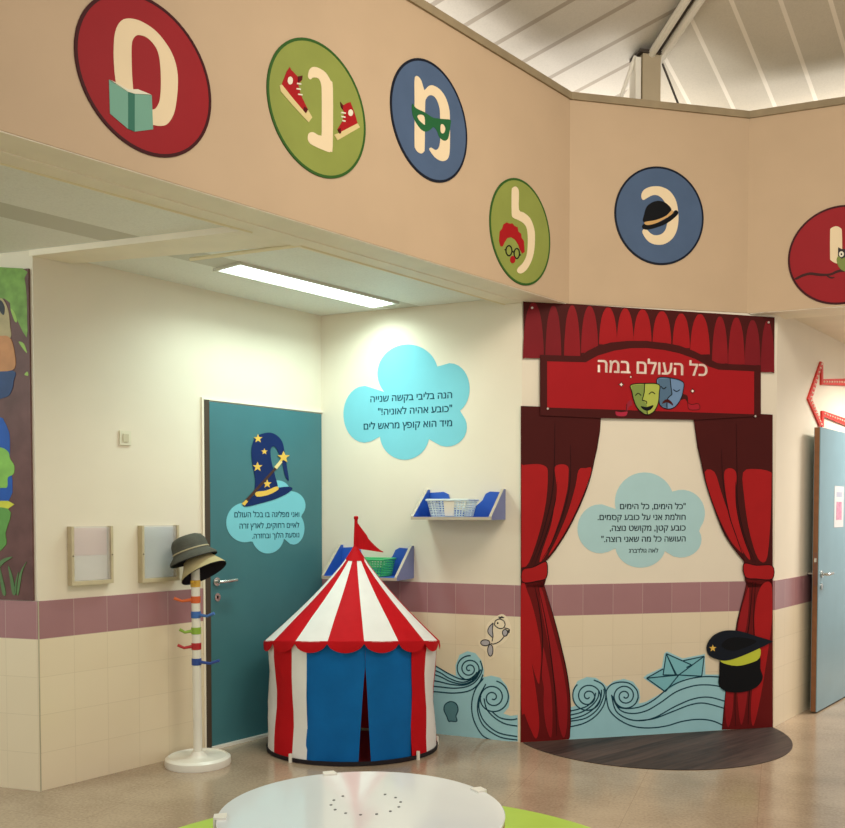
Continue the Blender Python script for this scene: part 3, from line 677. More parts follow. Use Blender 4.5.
curtain('long red printed curtain on the right side of the stage wall',
    ([(376, 22), (376, 815), (262, 815), (248, 785), (244, 695), (200, 640), (150, 560), (100, 430), (60, 300), (30, 170), (15, 60), (8, 0)], 0, (760, 500)),
    [(300, -8), (437, -8), (437, 790), (165, 797), (175, 680), (190, 560), (212, 430), (235, 300), (250, 210), (280, 90)],
    [([(64, 286), (108, 285), (140, 380), (185, 510), (215, 600), (240, 660), (190, 612), (140, 520), (92, 400)], RED), ([(155, 282), (180, 268), (205, 282), (210, 320), (205, 400), (230, 540), (262, 640), (272, 690), (240, 650), (200, 560), (170, 440), (155, 340)], RED),
     ([(240, 287), (300, 272), (365, 285), (370, 320), (366, 500), (352, 670), (328, 700), (298, 660), (265, 540), (245, 400)], RED)],
    [([(395, 12), (428, 18), (434, 100), (432, 220), (408, 400), (372, 620), (335, 775), (320, 720), (325, 600), (345, 440), (335, 270), (345, 130), (366, 50)], RED), ([(290, 90), (310, 40), (305, 180), (282, 300), (250, 300), (262, 190)], ML),
     ([(188, 560), (225, 570), (222, 700), (200, 785), (184, 720)], ML), ([(250, 560), (300, 570), (290, 690), (270, 772), (255, 700)], ML)],
    [(243, 706), (300, 714), (373, 716), (373, 776), (300, 776), (250, 768)], HF, HG,
    [([(140, 180), (148, 330), (175, 480), (215, 600), (245, 690)], HF), ([(208, 60), (212, 280), (215, 430), (250, 590), (300, 705)], HF), ([(15, 60), (60, 300), (100, 430), (150, 560), (200, 640), (244, 695)], HF), ([(205, 330), (210, 450), (240, 580), (285, 700)], HF),
     ([(300, 5), (280, 90), (250, 210), (235, 300), (190, 560), (168, 790)], HG), ([(330, 10), (318, 150), (300, 300), (240, 560), (238, 780)], HG), ([(345, 10), (335, 200), (340, 420), (312, 600), (305, 770)], HG)])
# wall hat
c0 = HG([(240, 430)])[0]
t = Thing('hat_cutout', 'black peaked cap cutout with lime band and gold star, over right curtain hem', 'sticker', SW, (c0[0], -.0145, c0[1]))
t.part('crown', MB().prism(S(HG([(156, 425), (200, 440), (250, 445), (310, 432), (364, 405), (368, 470), (380, 520), (352, 565), (300, 590), (240, 598), (180, 590), (147, 555), (150, 500)]), 4), -.019, -.0145), BLACK)
t.part('band', MB().prism(S(HG([(155, 425), (200, 420), (270, 395), (360, 358), (361, 415), (310, 442), (240, 456), (170, 442)]), 3), -.0205, -.0145), LIME)
brm = t.part('brim', MB().prism(S(HG([(82, 370), (90, 330), (125, 290), (185, 268), (260, 272), (340, 296), (425, 322), (425, 330), (350, 367), (270, 402), (200, 425), (150, 425), (100, 405)]), 4), -.0225, -.0145), mat('charcoal navy print', (22, 28, 38), .5, .12, .05))
t.part('hollow', MB().prism(S(HG([(158, 352), (190, 312), (255, 303), (345, 322), (300, 352), (220, 376)]), 4), -.0231, -.02), BLACK, brm)
t.part('star', MB().prism(HG(star(112, 362, 20)), -.0236, -.02), GOLD, brm)
# printed sea on the stage wall
HI = lambda p: SW.Z(565, 620, 4.97, p)
def spiral(cx, cy, r0, r1, turns, a0, n=70, sgn=1): return [(cx + (r0 + (r1 - r0) * i / n) * math.cos(a0 + sgn * 2 * math.pi * turns * i / n), cy + (r0 + (r1 - r0) * i / n) * math.sin(a0 + sgn * 2 * math.pi * turns * i / n)) for i in range(n + 1)]
c0 = HI([(400, 450)])[0]
t = Thing('wave_sticker', 'pale blue sea waves sticker with paper boat along the stage wall foot', 'sticker', SW, (c0[0], -.008, .02))
t.part('sea', MB().prism(HI([(18, 436), (55, 422), (38, 390), (36, 345), (60, 302), (105, 282), (150, 286), (190, 314), (205, 330), (240, 302), (290, 291), (335, 305), (365, 345), (371, 385), (362, 414), (400, 405), (488, 355), (402, 298), (386, 286), (405, 270), (478, 236), (490, 165), (505, 155), (580, 190), (692, 168), (694, 270), (760, 270), (790, 285), (800, 544), (10, 596)]), -.0092, -.0084), WAVE)
t.part('paper_boat', MB().prism(HI([(402, 288), (484, 242), (500, 166), (580, 202), (688, 179), (676, 278), (600, 286), (495, 355)]), -.0096, -.0090), BOATC)
def ink(polys, H, wd, y0=-.0101, k=5):
    b = MB()
    for l in polys: b.strip(catmull(H(l), k, False) if len(l) > 2 else H(l), wd, y0, y0 + .0006)
    return b
t.part('boat_fold', ink([[(402, 288), (495, 355)], [(495, 355), (562, 272)], [(562, 272), (402, 288)], [(402, 288), (484, 242)], [(484, 272), (500, 166)], [(484, 272), (562, 272)], [(500, 166), (545, 270)], [(510, 190), (550, 270)], [(500, 166), (625, 222)], [(580, 202), (688, 179)], [(688, 179), (676, 278)], [(688, 179), (562, 272)], [(562, 272), (676, 278)], [(625, 222), (600, 235)]], HI, .008), WAVEINK)
w1 = [[(18, 452), (70, 440), (110, 424), (140, 392), (150, 360)], [(18, 472), (80, 456), (130, 424), (160, 385), (165, 350)], [(18, 492), (90, 472), (145, 434), (175, 385), (178, 345)], [(18, 502), (100, 486), (160, 440), (190, 375), (190, 340)], [(18, 530), (90, 512), (150, 475), (190, 420), (200, 360), (182, 318), (140, 297)],
      spiral(112, 378, 6, 80, 2.55, R(30), 60)]
w2 = [[(232, 375), (255, 425), (300, 438), (370, 430), (440, 395), (520, 330), (600, 295), (690, 280), (790, 284)], [(234, 385), (270, 445), (330, 463), (400, 450), (470, 410), (550, 355), (640, 325), (720, 322), (790, 334)], [(228, 370), (250, 450), (310, 490), (380, 498), (450, 480), (540, 430), (630, 392), (710, 382), (790, 402)],
      [(360, 498), (440, 488), (540, 450), (620, 420), (690, 412), (790, 438)], [(201, 370), (215, 440), (260, 490), (330, 525), (410, 535), (500, 525), (580, 502), (660, 492), (730, 500), (790, 526)], spiral(295, 376, 6, 66, 2.4, R(150), 60, -1), [(201, 370), (205, 345), (230, 318), (275, 307), (320, 315), (352, 345), (360, 380), (350, 410)]]
t.part('wave_line', ink(w1, HI, .0085), WAVEINK); t.part('wave_line', ink(w2, HI, .0085), WAVEINK)
# sea on the alcove back wall
HJ = lambda p: BW.Z(425, 600, 5.71, p)
xe = 532
c0 = HJ([(300, 650)])[0]
t = Thing('wave_sticker', 'dusky blue curling waves sticker on the alcove wall beside the tent', 'sticker', BW, (c0[0], -.008, .02))
t.part('sea', MB().prism(HJ([(-160, 300), (-60, 330), (55, 372), (120, 408), (180, 432), (177, 372), (200, 312), (245, 291), (290, 302), (325, 345), (340, 400), (336, 440), (380, 430), (430, 442), (470, 490), (488, 550), (481, 610), (450, 647), (490, 660), (xe, 655), (xe, 806), (60, 790), (-160, 770)]), -.0092, -.0084), WAVE)
t.part('wave_line', ink([[(-150, 305), (-60, 330), (55, 372), (130, 415), (200, 448), (255, 450), (290, 425)], [(-150, 345), (58, 400), (140, 445), (210, 468), (270, 452), (300, 410)], [(-150, 380), (58, 425), (150, 465), (220, 478), (280, 455), (312, 400)], [(-150, 430), (58, 460), (150, 480), (230, 484), (290, 452), (322, 395)], [(-150, 480), (58, 492), (170, 502), (250, 490), (300, 455), (330, 395), (318, 345)], [(-150, 510), (58, 522), (170, 530), (260, 515), (310, 475), (334, 425)], spiral(256, 392, 6, 76, 2.6, R(60), 60)], HJ, .0085), WAVEINK)
t.part('wave_line', ink([[(336, 446), (290, 510), (270, 590), (280, 680), (330, 770), (395, 802)], [(350, 478), (310, 560), (305, 640), (340, 720), (430, 780), (xe - 2, 797)], [(322, 545), (310, 610), (340, 690), (420, 755), (xe - 2, 778)], [(340, 560), (355, 620), (400, 670), (460, 705), (xe - 2, 718)], [(385, 635), (430, 670), (490, 682), (xe - 2, 676)], spiral(390, 555, 8, 96, 2.55, R(120), 70, -1)], HJ, .0085), WAVEINK)
t.part('sea_creature', MB().prism(S(HJ([(112, 628), (118, 595), (150, 578), (182, 592), (192, 628), (180, 660), (185, 690), (150, 690), (138, 690), (128, 664)]), 4), -.0096, -.0090), mat('creature grey blue', (92, 140, 148), .5, .3, .03))
b = MB(); b.strip(catmull(HJ([(112, 628), (118, 595), (150, 578), (182, 592), (192, 628), (180, 660), (185, 690), (150, 690), (138, 690), (128, 664)]), 4), .007, -.0101, -.0095, closed=True); t.part('creature_outline', b, WAVEINK)
# leaping fish
c0 = HJ([(410, 200)])[0]
t = Thing('fish_sticker', 'line-drawn leaping fish sticker above the waves beside the stage', 'sticker', BW, (c0[0], -.008, c0[1]))
t.part('backing', MB().prism(S(HJ([(440, 80), (475, 105), (497, 165), (480, 210), (450, 245), (405, 270), (398, 320), (370, 335), (345, 290), (315, 265), (310, 230), (350, 215), (352, 150), (385, 110)]), 4), -.0092, -.0084), mat('clear backing', (236, 220, 192), .4, .3, .02))
fin = [(392, 130), (368, 155), (363, 185), (390, 212), (388, 170)]
t.part('fin', MB().prism(S(HJ(fin), 4), -.0098, -.0088), mat('fin grey', (176, 172, 176), .5, .3, .02))
for e_ in ((347, 243, 26, 17), (376, 286, 15, 33), (460, 186, 15, 19)): t.part('fin', MB().prism(HJ(ell(*e_, 20)), -.0098, -.0088), mat('fin grey', (176, 172, 176)))
b = ink([[(400, 140), (405, 118), (428, 108), (452, 118), (460, 140), (450, 158), (430, 162), (410, 152), (398, 138)], [(456, 205), (430, 235), (395, 250), (378, 246)], [(390, 212), (386, 235)], [(456, 158), (486, 170), (464, 205)], [(486, 170), (476, 176), (486, 184)], [(428, 104), (425, 96), (440, 100), (455, 98)], [(432, 106), (440, 94), (450, 100)], fin + [fin[0]]] + [ell(*e_, 16) + [ell(*e_, 16)[0]] for e_ in ((347, 243, 26, 17), (376, 286, 15, 33), (460, 186, 15, 19))], HJ, .006, -.0104, 4)
t.part('outline', b, mat('charcoal ink', (48, 46, 50), .6, .2, 0))
t.part('eye', MB().prism(HJ(ell(418, 131, 5, 6, 10)), -.0104, -.0088), BLACK)

# ------------------------------------------------------------------ mural on the pillar
MA = lambda p: PW.Z(0, 260, 4.87, p); MBm = lambda p: PW.Z(0, 430, 4.87, p)
u1, zt_ = PW.uv(29, 269); zb_ = 1.003
t = Thing('mural_panel', 'painted forest mural panel on the wall end at the left edge', 'mural', PW, (u1 - .3, 0, zb_))
t.part('panel', MB().box(u1 - .9, u1 + .006, -.012, -.0004, zb_, zt_), mat('mural trunk brown', (104, 72, 70), .55, .3, .2, 9))
def mu(nm, H, pts, rgb, y, var=.12, k=4): t.part(nm, MB().prism(S(H(pts), k) if k else H(pts), y, y + .006), mat('mural ' + nm + str(rgb), rgb, .55, .3, var, 14))
mu('foliage', MA, [(-200, 48), (118, 44), (128, 90), (138, 180), (140, 290), (138, 380), (95, 300), (60, 240), (30, 190), (-200, 185)], (118, 156, 74), -.0126, .3, 2)
mu('leaf', MA, [(60, 240), (80, 258), (92, 300), (80, 300)], (150, 186, 90), -.0134)
mu('leaf', MA, [(100, 400), (125, 410), (140, 455), (118, 430)], (150, 186, 90), -.0134)
mu('leaf', MA, [(128, 560), (142, 545), (146, 565)], (150, 186, 90), -.0134)
mu('figure_head', MA, [(-120, 200), (0, 188), (28, 200), (50, 250), (58, 320), (60, 380), (0, 395), (-120, 395)], (176, 160, 120), -.0142)
mu('figure_ear', MA, [(-10, 200), (15, 200), (32, 230), (28, 270), (8, 250)], (44, 46, 54), -.0150)
mu('figure_shirt', MA, [(-120, 378), (0, 372), (55, 378), (78, 440), (80, 530), (0, 545), (-120, 545)], (190, 132, 86), -.0150)
mu('figure_shorts', MA, [(-120, 545), (70, 540), (76, 590), (65, 640), (30, 672), (-120, 690)], (42, 66, 112), -.0146)
mu('stream', MA, [(-200, 740), (0, 765), (28, 785), (45, 820), (56, 860), (56, 960), (50, 1175), (-200, 1185)], (28, 84, 170), -.0134, .08)
mu('bush', MBm, [(-100, 80), (10, 85), (50, 108), (58, 140), (78, 175), (74, 215), (48, 232), (45, 275), (20, 282), (-100, 270)], (132, 186, 84), -.0142)
mu('bank', MBm, [(-200, 358), (48, 345), (46, 385), (-200, 415)], (206, 206, 70), -.0142, .08, 2)
mu('reed', MBm, [(-200, 412), (46, 382), (36, 500), (20, 580), (-200, 700)], (96, 150, 74), -.0146)
for pts in ([(0, 650), (30, 625), (70, 618), (30, 645), (5, 670)], [(5, 660), (22, 720), (38, 795), (24, 800), (10, 730)], [(50, 660), (72, 720), (85, 795), (70, 795), (58, 720)], [(140, 640), (118, 690), (100, 795), (92, 790), (105, 700)], [(100, 690), (92, 740), (88, 795), (80, 790), (86, 735)]):
    mu('grass_blade', MBm, pts, (92, 126, 82), -.0154)

# ------------------------------------------------------------------ teal door of the alcove
TEAL = mat('teal door laminate', (64, 116, 124), .42, .4, .04, 4)
dr = Thing('door_1', 'closed teal door with a magic hat sticker in the alcove', 'door', LW, (uD0, 0, 0)); dr.e['kind'] = 'structure'
DARKF = mat('dark brown door frame', (72, 60, 48), .5, .4, .08)
b = MB(); b.box(uD0 + .006, uD0 + .042, -.018, .02, 0, zD + .004); dr.part('jamb', b, DARKF)
b = MB(); b.box(uD0 - .008, uD0 + .006, -.014, .02, 0, zD + .016); b.box(uD0 + .006, uD1 + .012, -.014, .02, zD + .004, zD + .016); dr.part('casing', b, TRIMP)
b = MB(); b.box(uD0 + .048, uD1, -.012, .02, .02, zD - .004); leaf = dr.part('leaf', b, TEAL)
b = MB(); b.box(uD0 + .04, uD1 + .01, -.03, .0, 0, .018); dr.part('foot_strip', b, WHITE)  # thin white strip along the foot of the door
uh, zh = LW.uv(215, 581.5)
b = MB(); b.lathe([(.026, 0), (.026, .01)], 20); hb = MB()
hb.v = [(uh + v[0], -.012 - v[2], zh + v[1]) for v in b.v]; hb.f = b.f; hb.mi = b.mi
hb.tube([(uh, -.02, zh), (uh, -.055, zh), (uh + .02, -.06, zh), (uh + .125, -.06, zh + .006)], .010, 10)
dr.part('handle', hb, CHROME, leaf, smooth=40)
uk, zk = LW.uv(216, 597)
b = MB(); b.prism(ell(uk, zk, .022, .026, 20), -.018, -.012); kh_ = dr.part('key_rosette', b, CHROME, leaf)
b = MB(); b.prism(ell(uk, zk, .007, .011, 12), -.0186, -.016); dr.part('keyhole', b, BLACK, leaf)
HK = lambda p: LW.Z(200, 390, 3.94, p)
gk = lambda x, y: (200 + x / 3.94, 390 + y / 3.94)
verse('verse_cloud', 'pale cloud sticker with three lines of verse on the teal door', LW, .012, (gk(260, 500),
      ZZ(200, 390, 3.94, blob((268, 500), [(172, 522, 74, 78), (262, 572, 64, 72), (352, 455, 58, 56), (362, 545, 44, 64), (300, 408, 52, 52), (240, 470, 60, 60)]))), CLOUD,
      [('ואני מפליגה בו בכל העולם', *gk(385, 500), gk(130, 0)[0]), ('לאיים רחוקים, לארץ זרה', *gk(385, 542), gk(150, 0)[0]), ('נוסעת הלוך ובחזרה.', *gk(385, 580), gk(200, 0)[0])], NAVYT, .03)
c0 = HK([(260, 330)])[0]
t = Thing('wizard_hat_sticker', 'bent navy wizard hat sticker with gold stars and wand on the door', 'sticker', LW, (c0[0], -.012, c0[1]))
NAVY = mat('navy print', (24, 44, 96), .5, .12, .06)
t.part('crown', MB().prism(S(HK([(212, 412), (211, 350), (200, 290), (196, 240), (205, 200), (225, 178), (265, 168), (295, 178), (318, 205), (327, 245), (335, 295), (344, 356), (330, 340), (318, 290), (300, 240), (285, 222), (272, 235), (275, 280), (290, 340), (298, 388), (250, 410)]), 4), -.0160, -.0152), NAVY)
t.part('brim', MB().prism(S(HK([(163, 455), (185, 430), (215, 412), (290, 388), (340, 381), (358, 388), (340, 406), (290, 430), (220, 450), (180, 459)]), 4), -.0166, -.0152), NAVY)
t.part('band', MB().prism(S(HK([(214, 402), (255, 396), (295, 380), (301, 393), (260, 414), (217, 420)]), 3), -.0172, -.0152), GOLD)
for x, y, r_ in ((222, 192, 18), (247, 243, 13), (220, 303, 20), (258, 370, 18)): t.part('star', MB().prism(HK(star(x, y, r_)), -.0172, -.0152), GOLD)
t.part('wand', MB().prism(HK([(162, 444), (288, 306), (294, 312), (170, 452)]), -.0178, -.0152), mat('wand brown', (70, 44, 40), .5, .3, 0))
t.part('wand_tip', MB().prism(HK([(286, 304), (310, 276), (318, 284), (296, 312)]), -.0184, -.0152), mat('wand tip cream', (236, 214, 150), .5, .3, 0))
t.part('wand_tip', MB().prism(HK([(158, 448), (174, 432), (182, 440), (168, 456)]), -.0184, -.0152), GOLD)
t.part('wand_star', MB().prism(HK(star(322, 265, 25)), -.0190, -.0152), GOLD)

# ------------------------------------------------------------------ open door at the right
E0 = flr(816.5, 712.5, .01)
DF = Frame((E0.x, E0.y), RW.a)          # front face of the open leaf, u=0 at its free edge
top = DF.uv(820.5, 427)[1]
t = Thing('door_2', 'open blue door leaf folded back against the right wall', 'door', DF, (0, 0, 0)); t.e['kind'] = 'structure'
BLUED = mat('blue grey door laminate', (116, 150, 162), .3, .5, .05, 4)
b = MB(); b.box(.0, .9, 0, .006, .012, top); lf2 = t.part('leaf', b, BLUED)
b = MB(); b.box(.0, .9, .006, .042, .012, top); b.cur = 1; b.box(.012, .9, .042, .048, .012, top); t.part('leaf_core', b, [mat('brown door edge', (128, 84, 52), .5, .4, .1, 20), BLUED])
b = MB(); b.box(-.003, .01, .012, .032, .93, 1.17); t.part('lock_plate', b, mat('lock steel', (120, 84, 70), .4, .5, .05, metal=.4))
b = MB(); b.box(-.006, .004, .014, .030, 1.10, 1.13); t.part('latch', b, CHROME)
uh, zh = DF.uv(825, 573.5)
for sgn in (1, -1):
    hb = MB(); y0 = -.0 if sgn == 1 else .048
    hb.tube([(.07, y0, zh), (.07, y0 - sgn * .045, zh), (.085, y0 - sgn * .052, zh), (.18, y0 - sgn * .05, zh + .004)], .010, 10)
    hb.tube([(.07, y0, zh), (.07, y0 - sgn * .008, zh)], .025, 16)
    t.part('handle', hb, CHROME, lf2, smooth=40)
b = MB(); b.prism(ell(.07, zh - .09, .016, .024, 16), -.006, 0); t.part('key_rosette', b, CHROME)
gap = -(DF.o - RW.o).dot(RW.n)
b = MB(); b.box(.9, .97, -.0, -gap - .012, 0, top + .02); t.part('hinge_light_stop', b, mat('light stop paint', (120, 96, 70), .5, .4, .05))  # unseen block added at the hinge end, stops light leaking behind the leaf
pa, pb = DF.uv(834.5, 486), DF.uv(843, 527)
t2 = Thing('door_notice', 'small white paper notice with pink picture on the open blue door', 'notice', DF, ((pa[0] + pb[0]) / 2, 0, pb[1]))
t2.part('paper', MB().box(pa[0], pb[0], -.002, 0, pb[1], pa[1]), mat('notice paper', (204, 203, 204), .6, .2, 0))
hh = pa[1] - pb[1]; ww = pb[0] - pa[0]
t2.part('picture', MB().box(pa[0] + ww * .2, pb[0] - ww * .2, -.0026, -.001, pb[1] + hh * .18, pb[1] + hh * .62), mat('notice pink', (196, 136, 160), .6, .2, .3, 40))
t2.part('heading', MB().box(pa[0] + ww * .2, pb[0] - ww * .2, -.0026, -.001, pb[1] + hh * .74, pb[1] + hh * .86), mat('notice grey', (170, 172, 190), .6, .2, 0))

# ------------------------------------------------------------------ marquee arrow
AR = [[(819.3, 361.5), (821, 363), (810.2, 399.5), (806.3, 399)], [(806.3, 399), (810.2, 399.5), (821, 424.5), (818.5, 427)], [(819.6, 363), (821.3, 363), (821.3, 385), (819.6, 385)],
      [(820.3, 411), (822, 411), (822, 427), (820.3, 427)], [(820.3, 379.3), (850, 378.6), (850, 386.2), (820.3, 384.6)], [(821, 410.8), (850, 420.8), (850, 428), (821, 416.4)]]
c0 = RW.uv(808, 399)
t = Thing('arrow_sign', 'red marquee arrow outline with small bulbs pointing left on the right wall', 'sign', RW, (c0[0], 0, c0[1]))
BULB = mat('bulb glass', (250, 226, 206), .2, .5, 0)
for i, qd in enumerate(AR):
    w_ = [RW.uv(*p) for p in qd]
    chn = t.part('channel', MB().prism(w_, -.014 - .0004 * i, -.0004), mat('arrow red enamel', (214, 44, 32), .4, .4, .04))
    if i in (2, 3): continue
    A0, A1 = ((Vector(w_[0]) + Vector(w_[1])) / 2, (Vector(w_[2]) + Vector(w_[3])) / 2) if i < 2 else ((Vector(w_[0]) + Vector(w_[3])) / 2, (Vector(w_[1]) + Vector(w_[2])) / 2)
    n = 9 if i < 2 else 12
    for k in range(n):
        p_ = A0.lerp(A1, (k + .5) / n); b = MB(); b.ball((p_.x, -.016 - .0004 * i, p_.y), .009, 8, 4); t.part('bulb', b, BULB, chn, smooth=60)

# ------------------------------------------------------------------ acrylic paper holders on the door wall
def holder(label, x0, x1, ytop, ybot):
    a, c = LW.uv(x0, ytop), LW.uv(x1, ytop); zb = LW.uv(x0, ybot)[1]; zt2 = a[1]; W = c[0] - a[0]
    t = Thing('paper_holder', label, 'frame', LW, (a[0], 0, zb), 'wall paper holders')
    OAK = mat('pale oak', (196, 182, 150), .5, .4, .08, 20)
    for u in (a[0], c[0] - .014): t.part('side_rail', MB().box(u, u + .014, -.045, 0, zb, zt2), OAK)
    t.part('bottom_rail', MB().box(a[0] + .014, c[0] - .014, -.045, 0, zb, zb + .022), OAK)
    t.part('back_board', MB().box(a[0] + .014, c[0] - .014, -.008, 0, zb + .022, zt2), mat('back board', (214, 204, 190), .5, .3, .02))
    return t, a[0], c[0], zb, zt2
t, a, c, zb, z2 = holder('left wooden paper holder on the wall, with pinkish sheets behind acrylic', 67, 108.5, 526.5, 585.5)
t.part('sheet', MB().box(a + .02, c - .02, -.012, -.008, zb + (z2 - zb) * .5, z2 - .01), mat('pink sheet', (220, 186, 176), .5, .3, .05))
t.part('sheet', MB().box(a + .02, c - .02, -.012, -.008, zb + .024, zb + (z2 - zb) * .49), mat('pale sheet', (222, 212, 200), .5, .3, .04))
ACR = mat('clear acrylic', (235, 238, 240), .04, .6, 0, alpha=.22)
t.part('acrylic_cover', MB().box(a + .015, c - .015, -.036, -.033, zb + .022, z2 - .004), ACR)
for u in (a + .007, c - .007): t.part('pin', MB().prism(ell(u, (zb + z2) / 2, .004, .004, 8), -.048, -.044), mat('dark pin', (90, 76, 60), .5, .4, 0))
t, a, c, zb, z2 = holder('right wooden paper holder beside the hat stand, with a grey sheet', 137.5, 174.5, 525.5, 582.5)
t.part('sheet', MB().box(a + .02, c - .02, -.012, -.008, zb + .024, z2 - .01), mat('grey sheet', (186, 188, 186), .5, .3, .06))
t.part('acrylic_cover', MB().box(a + .015, c - .015, -.036, -.033, zb + .022, z2 - .004), ACR)
t.part('pin', MB().prism(ell(a + .007, (zb + z2) / 2, .004, .004, 8), -.048, -.044), mat('dark pin', (90, 76, 60)))
# small wall switch
u, zz = LW.uv(124.6, 438)
t = Thing('wall_switch', 'small white square wall switch left of the teal door', 'switch', LW, (u, 0, zz))
t.part('plate', MB().box(u - .036, u + .036, -.010, 0, zz - .04, zz + .04), mat('ivory plastic', (226, 220, 196), .4, .4, 0))
t.part('rocker', MB().box(u - .018, u + .018, -.015, -.009, zz - .022, zz + .022), mat('ivory plastic dark', (206, 198, 170), .4, .4, 0))

# ------------------------------------------------------------------ blue shelves and their baskets
BLUE = mat('bright blue laminate', (42, 92, 186), .4, .4, .03); LAV = mat('grey blue laminate', (112, 122, 172), .45, .4, .03); PLY = mat('plywood edge', (180, 168, 150), .5, .4, .06, 30)
DEP = .27
def shelf(label, xl, xr, ytop, ybot):
    ul, zt3 = BW.uv(xl, ytop); ur = BW.uv(xr, ytop)[0]; zb3 = BW.uv((xl + xr) / 2, ybot)[1]
    t = Thing('wall_shelf', label, 'shelf', BW, ((ul + ur) / 2, 0, zb3), 'blue wall shelves')
    h = zt3 - zb3; W = ur - ul
    for k, u in enumerate((ul, ur - .018)):
        b = MB(); prof = [(0, zb3), (-DEP, zb3), (-DEP, zb3 + .022), (-.035, zt3), (0, zt3)]
        # side panel: triangle with outer/inner faces and ply edge
        n = len(prof); base = len(b.v)
        b.v += [(u, y, z_) for y, z_ in prof] + [(u + .018, y, z_) for y, z_ in prof]
        b.cur = 1 if k else 0; b.face(*[base + n + i for i in range(n)][::-1]) if k else b.face(*[base + n + i for i in range(n)][::-1])
        b.cur = 1; b.face(*[base + i for i in range(n)])
        if k: b.mi[-1] = 0; b.mi[-2] = 1
        b.cur = 2
        for i in range(n): j = (i + 1) % n; b.face(base + i, base + n + i, base + n + j, base + j)
        t.part('side_panel', b, [BLUE, LAV, PLY])
    b = MB(); b.box(ul + .018, ur - .018, -DEP + .004, -.014, zb3, zb3 + .018); b.cur = 1; b.box(ul + .018, ur - .018, -DEP, -DEP + .004, zb3, zb3 + .018); t.part('board', b, [BLUE, PLY])
    wv = [(ul + .018, zb3), (ur - .018, zb3), (ur - .018, zt3 - .02), (ur - .10, zt3 - .015), (ur - .13, zt3 - .03), (ur - .15, zt3 - .07), (ur - .22, zb3 + h * .34), (ur - .27, zb3 + h * .26), (ul + .27, zb3 + h * .26), (ul + .20, zb3 + h * .34), (ul + .165, zt3 - .07), (ul + .15, zt3 - .03), (ul + .12, zt3 - .015), (ul + .018, zt3 - .02)]
    t.part('back_panel', MB().prism(wv, -.014, 0), BLUE)
    return t, ul, ur, zb3, zt3
_, ul, ur, zbU, _z = shelf('upper blue wall shelf holding a white basket', 427.5, 505.6, 489.8, 519.5)
_, ul2, ur2, zbL, _z = shelf('lower blue wall shelf partly behind the striped tent peak', 341, 414, 544.5, 577)
def basket(label, uc, zb, wt, wb, dt, h, m, mplate, name='basket'):
    t = Thing(name, label, 'basket', BW, (uc, -.14, zb), None)
    yc = -.14
    def corner(k, e=0):
        s = (h * k); w = (wb + (wt - wb) * k) / 2 + e; d_ = (dt * .86 + dt * .14 * k) / 2 + e
        return [(uc - w, yc - d_, zb + s), (uc + w, yc - d_, zb + s), (uc + w, yc + d_, zb + s), (uc - w, yc + d_, zb + s)]
    b = MB(); c0, c1 = corner(0), corner(.04); b.v += c0 + c1
    for f in ((3, 2, 1, 0), (4, 5, 6, 7), (0, 1, 5, 4), (1, 2, 6, 5), (2, 3, 7, 6), (3, 0, 4, 7)): b.face(*f)
    t.part('base', b, m)
    b = MB()
    for k in (.14, .28, .42, .56, .7, .84):
        cs = corner(k)
        for i in range(4): b.tube([cs[i], cs[(i + 1) % 4]], .0026, 4)
    lo, hi = corner(.02), corner(.96)
    for i in range(4):
        A0, A1, B0, B1 = Vector(lo[i]), Vector(lo[(i + 1) % 4]), Vector(hi[i]), Vector(hi[(i + 1) % 4]); n = 12 if i % 2 == 0 else 8
        for j in range(n + 1): b.tube([tuple(A0.lerp(A1, j / n)), tuple(B0.lerp(B1, j / n))], .0026, 4)
    t.part('lattice', b, m)
    b = MB(); cs = corner(1, .004)
    for i in range(4): b.tube([cs[i], cs[(i + 1) % 4]], .007, 6)
    t.part('rim', b, m, smooth=40)
    b = MB(); c0, c1 = corner(.05, .004), corner(.95, .004)
    P = lambda a, c, k: tuple(Vector(a).lerp(Vector(c), k))
    q4 = [P(c0[0], c0[1], .42), P(c0[0], c0[1], .68), P(c1[0], c1[1], .68), P(c1[0], c1[1], .42)]
    b.v += q4 + [(x, y + .006, z_) for x, y, z_ in q4]
    for f in ((0, 1, 2, 3), (7, 6, 5, 4), (0, 4, 5, 1), (1, 5, 6, 2), (2, 6, 7, 3), (3, 7, 4, 0)): b.face(*f)
    t.part('label_plate', b, mplate)
ub = BW.uv(451.5, 511, .14)[0]
basket('white lattice plastic basket on the upper blue shelf', ub + .005, zbU + .019, .27, .22, .18, .105, mat('milky white plastic', (226, 236, 234), .35, .5, .02, trans=.15), mat('basket plate', (236, 226, 206), .4, .4, 0))
ub2 = BW.uv(371, 565, .14)[0]
basket('green plastic basket on the lower blue shelf behind the tent flag', ub2, zbL + .019, .26, .22, .19, .11, mat('green plastic', (70, 190, 120), .35, .5, .03, trans=.1), mat('green plate', (110, 214, 150), .4, .4, 0))

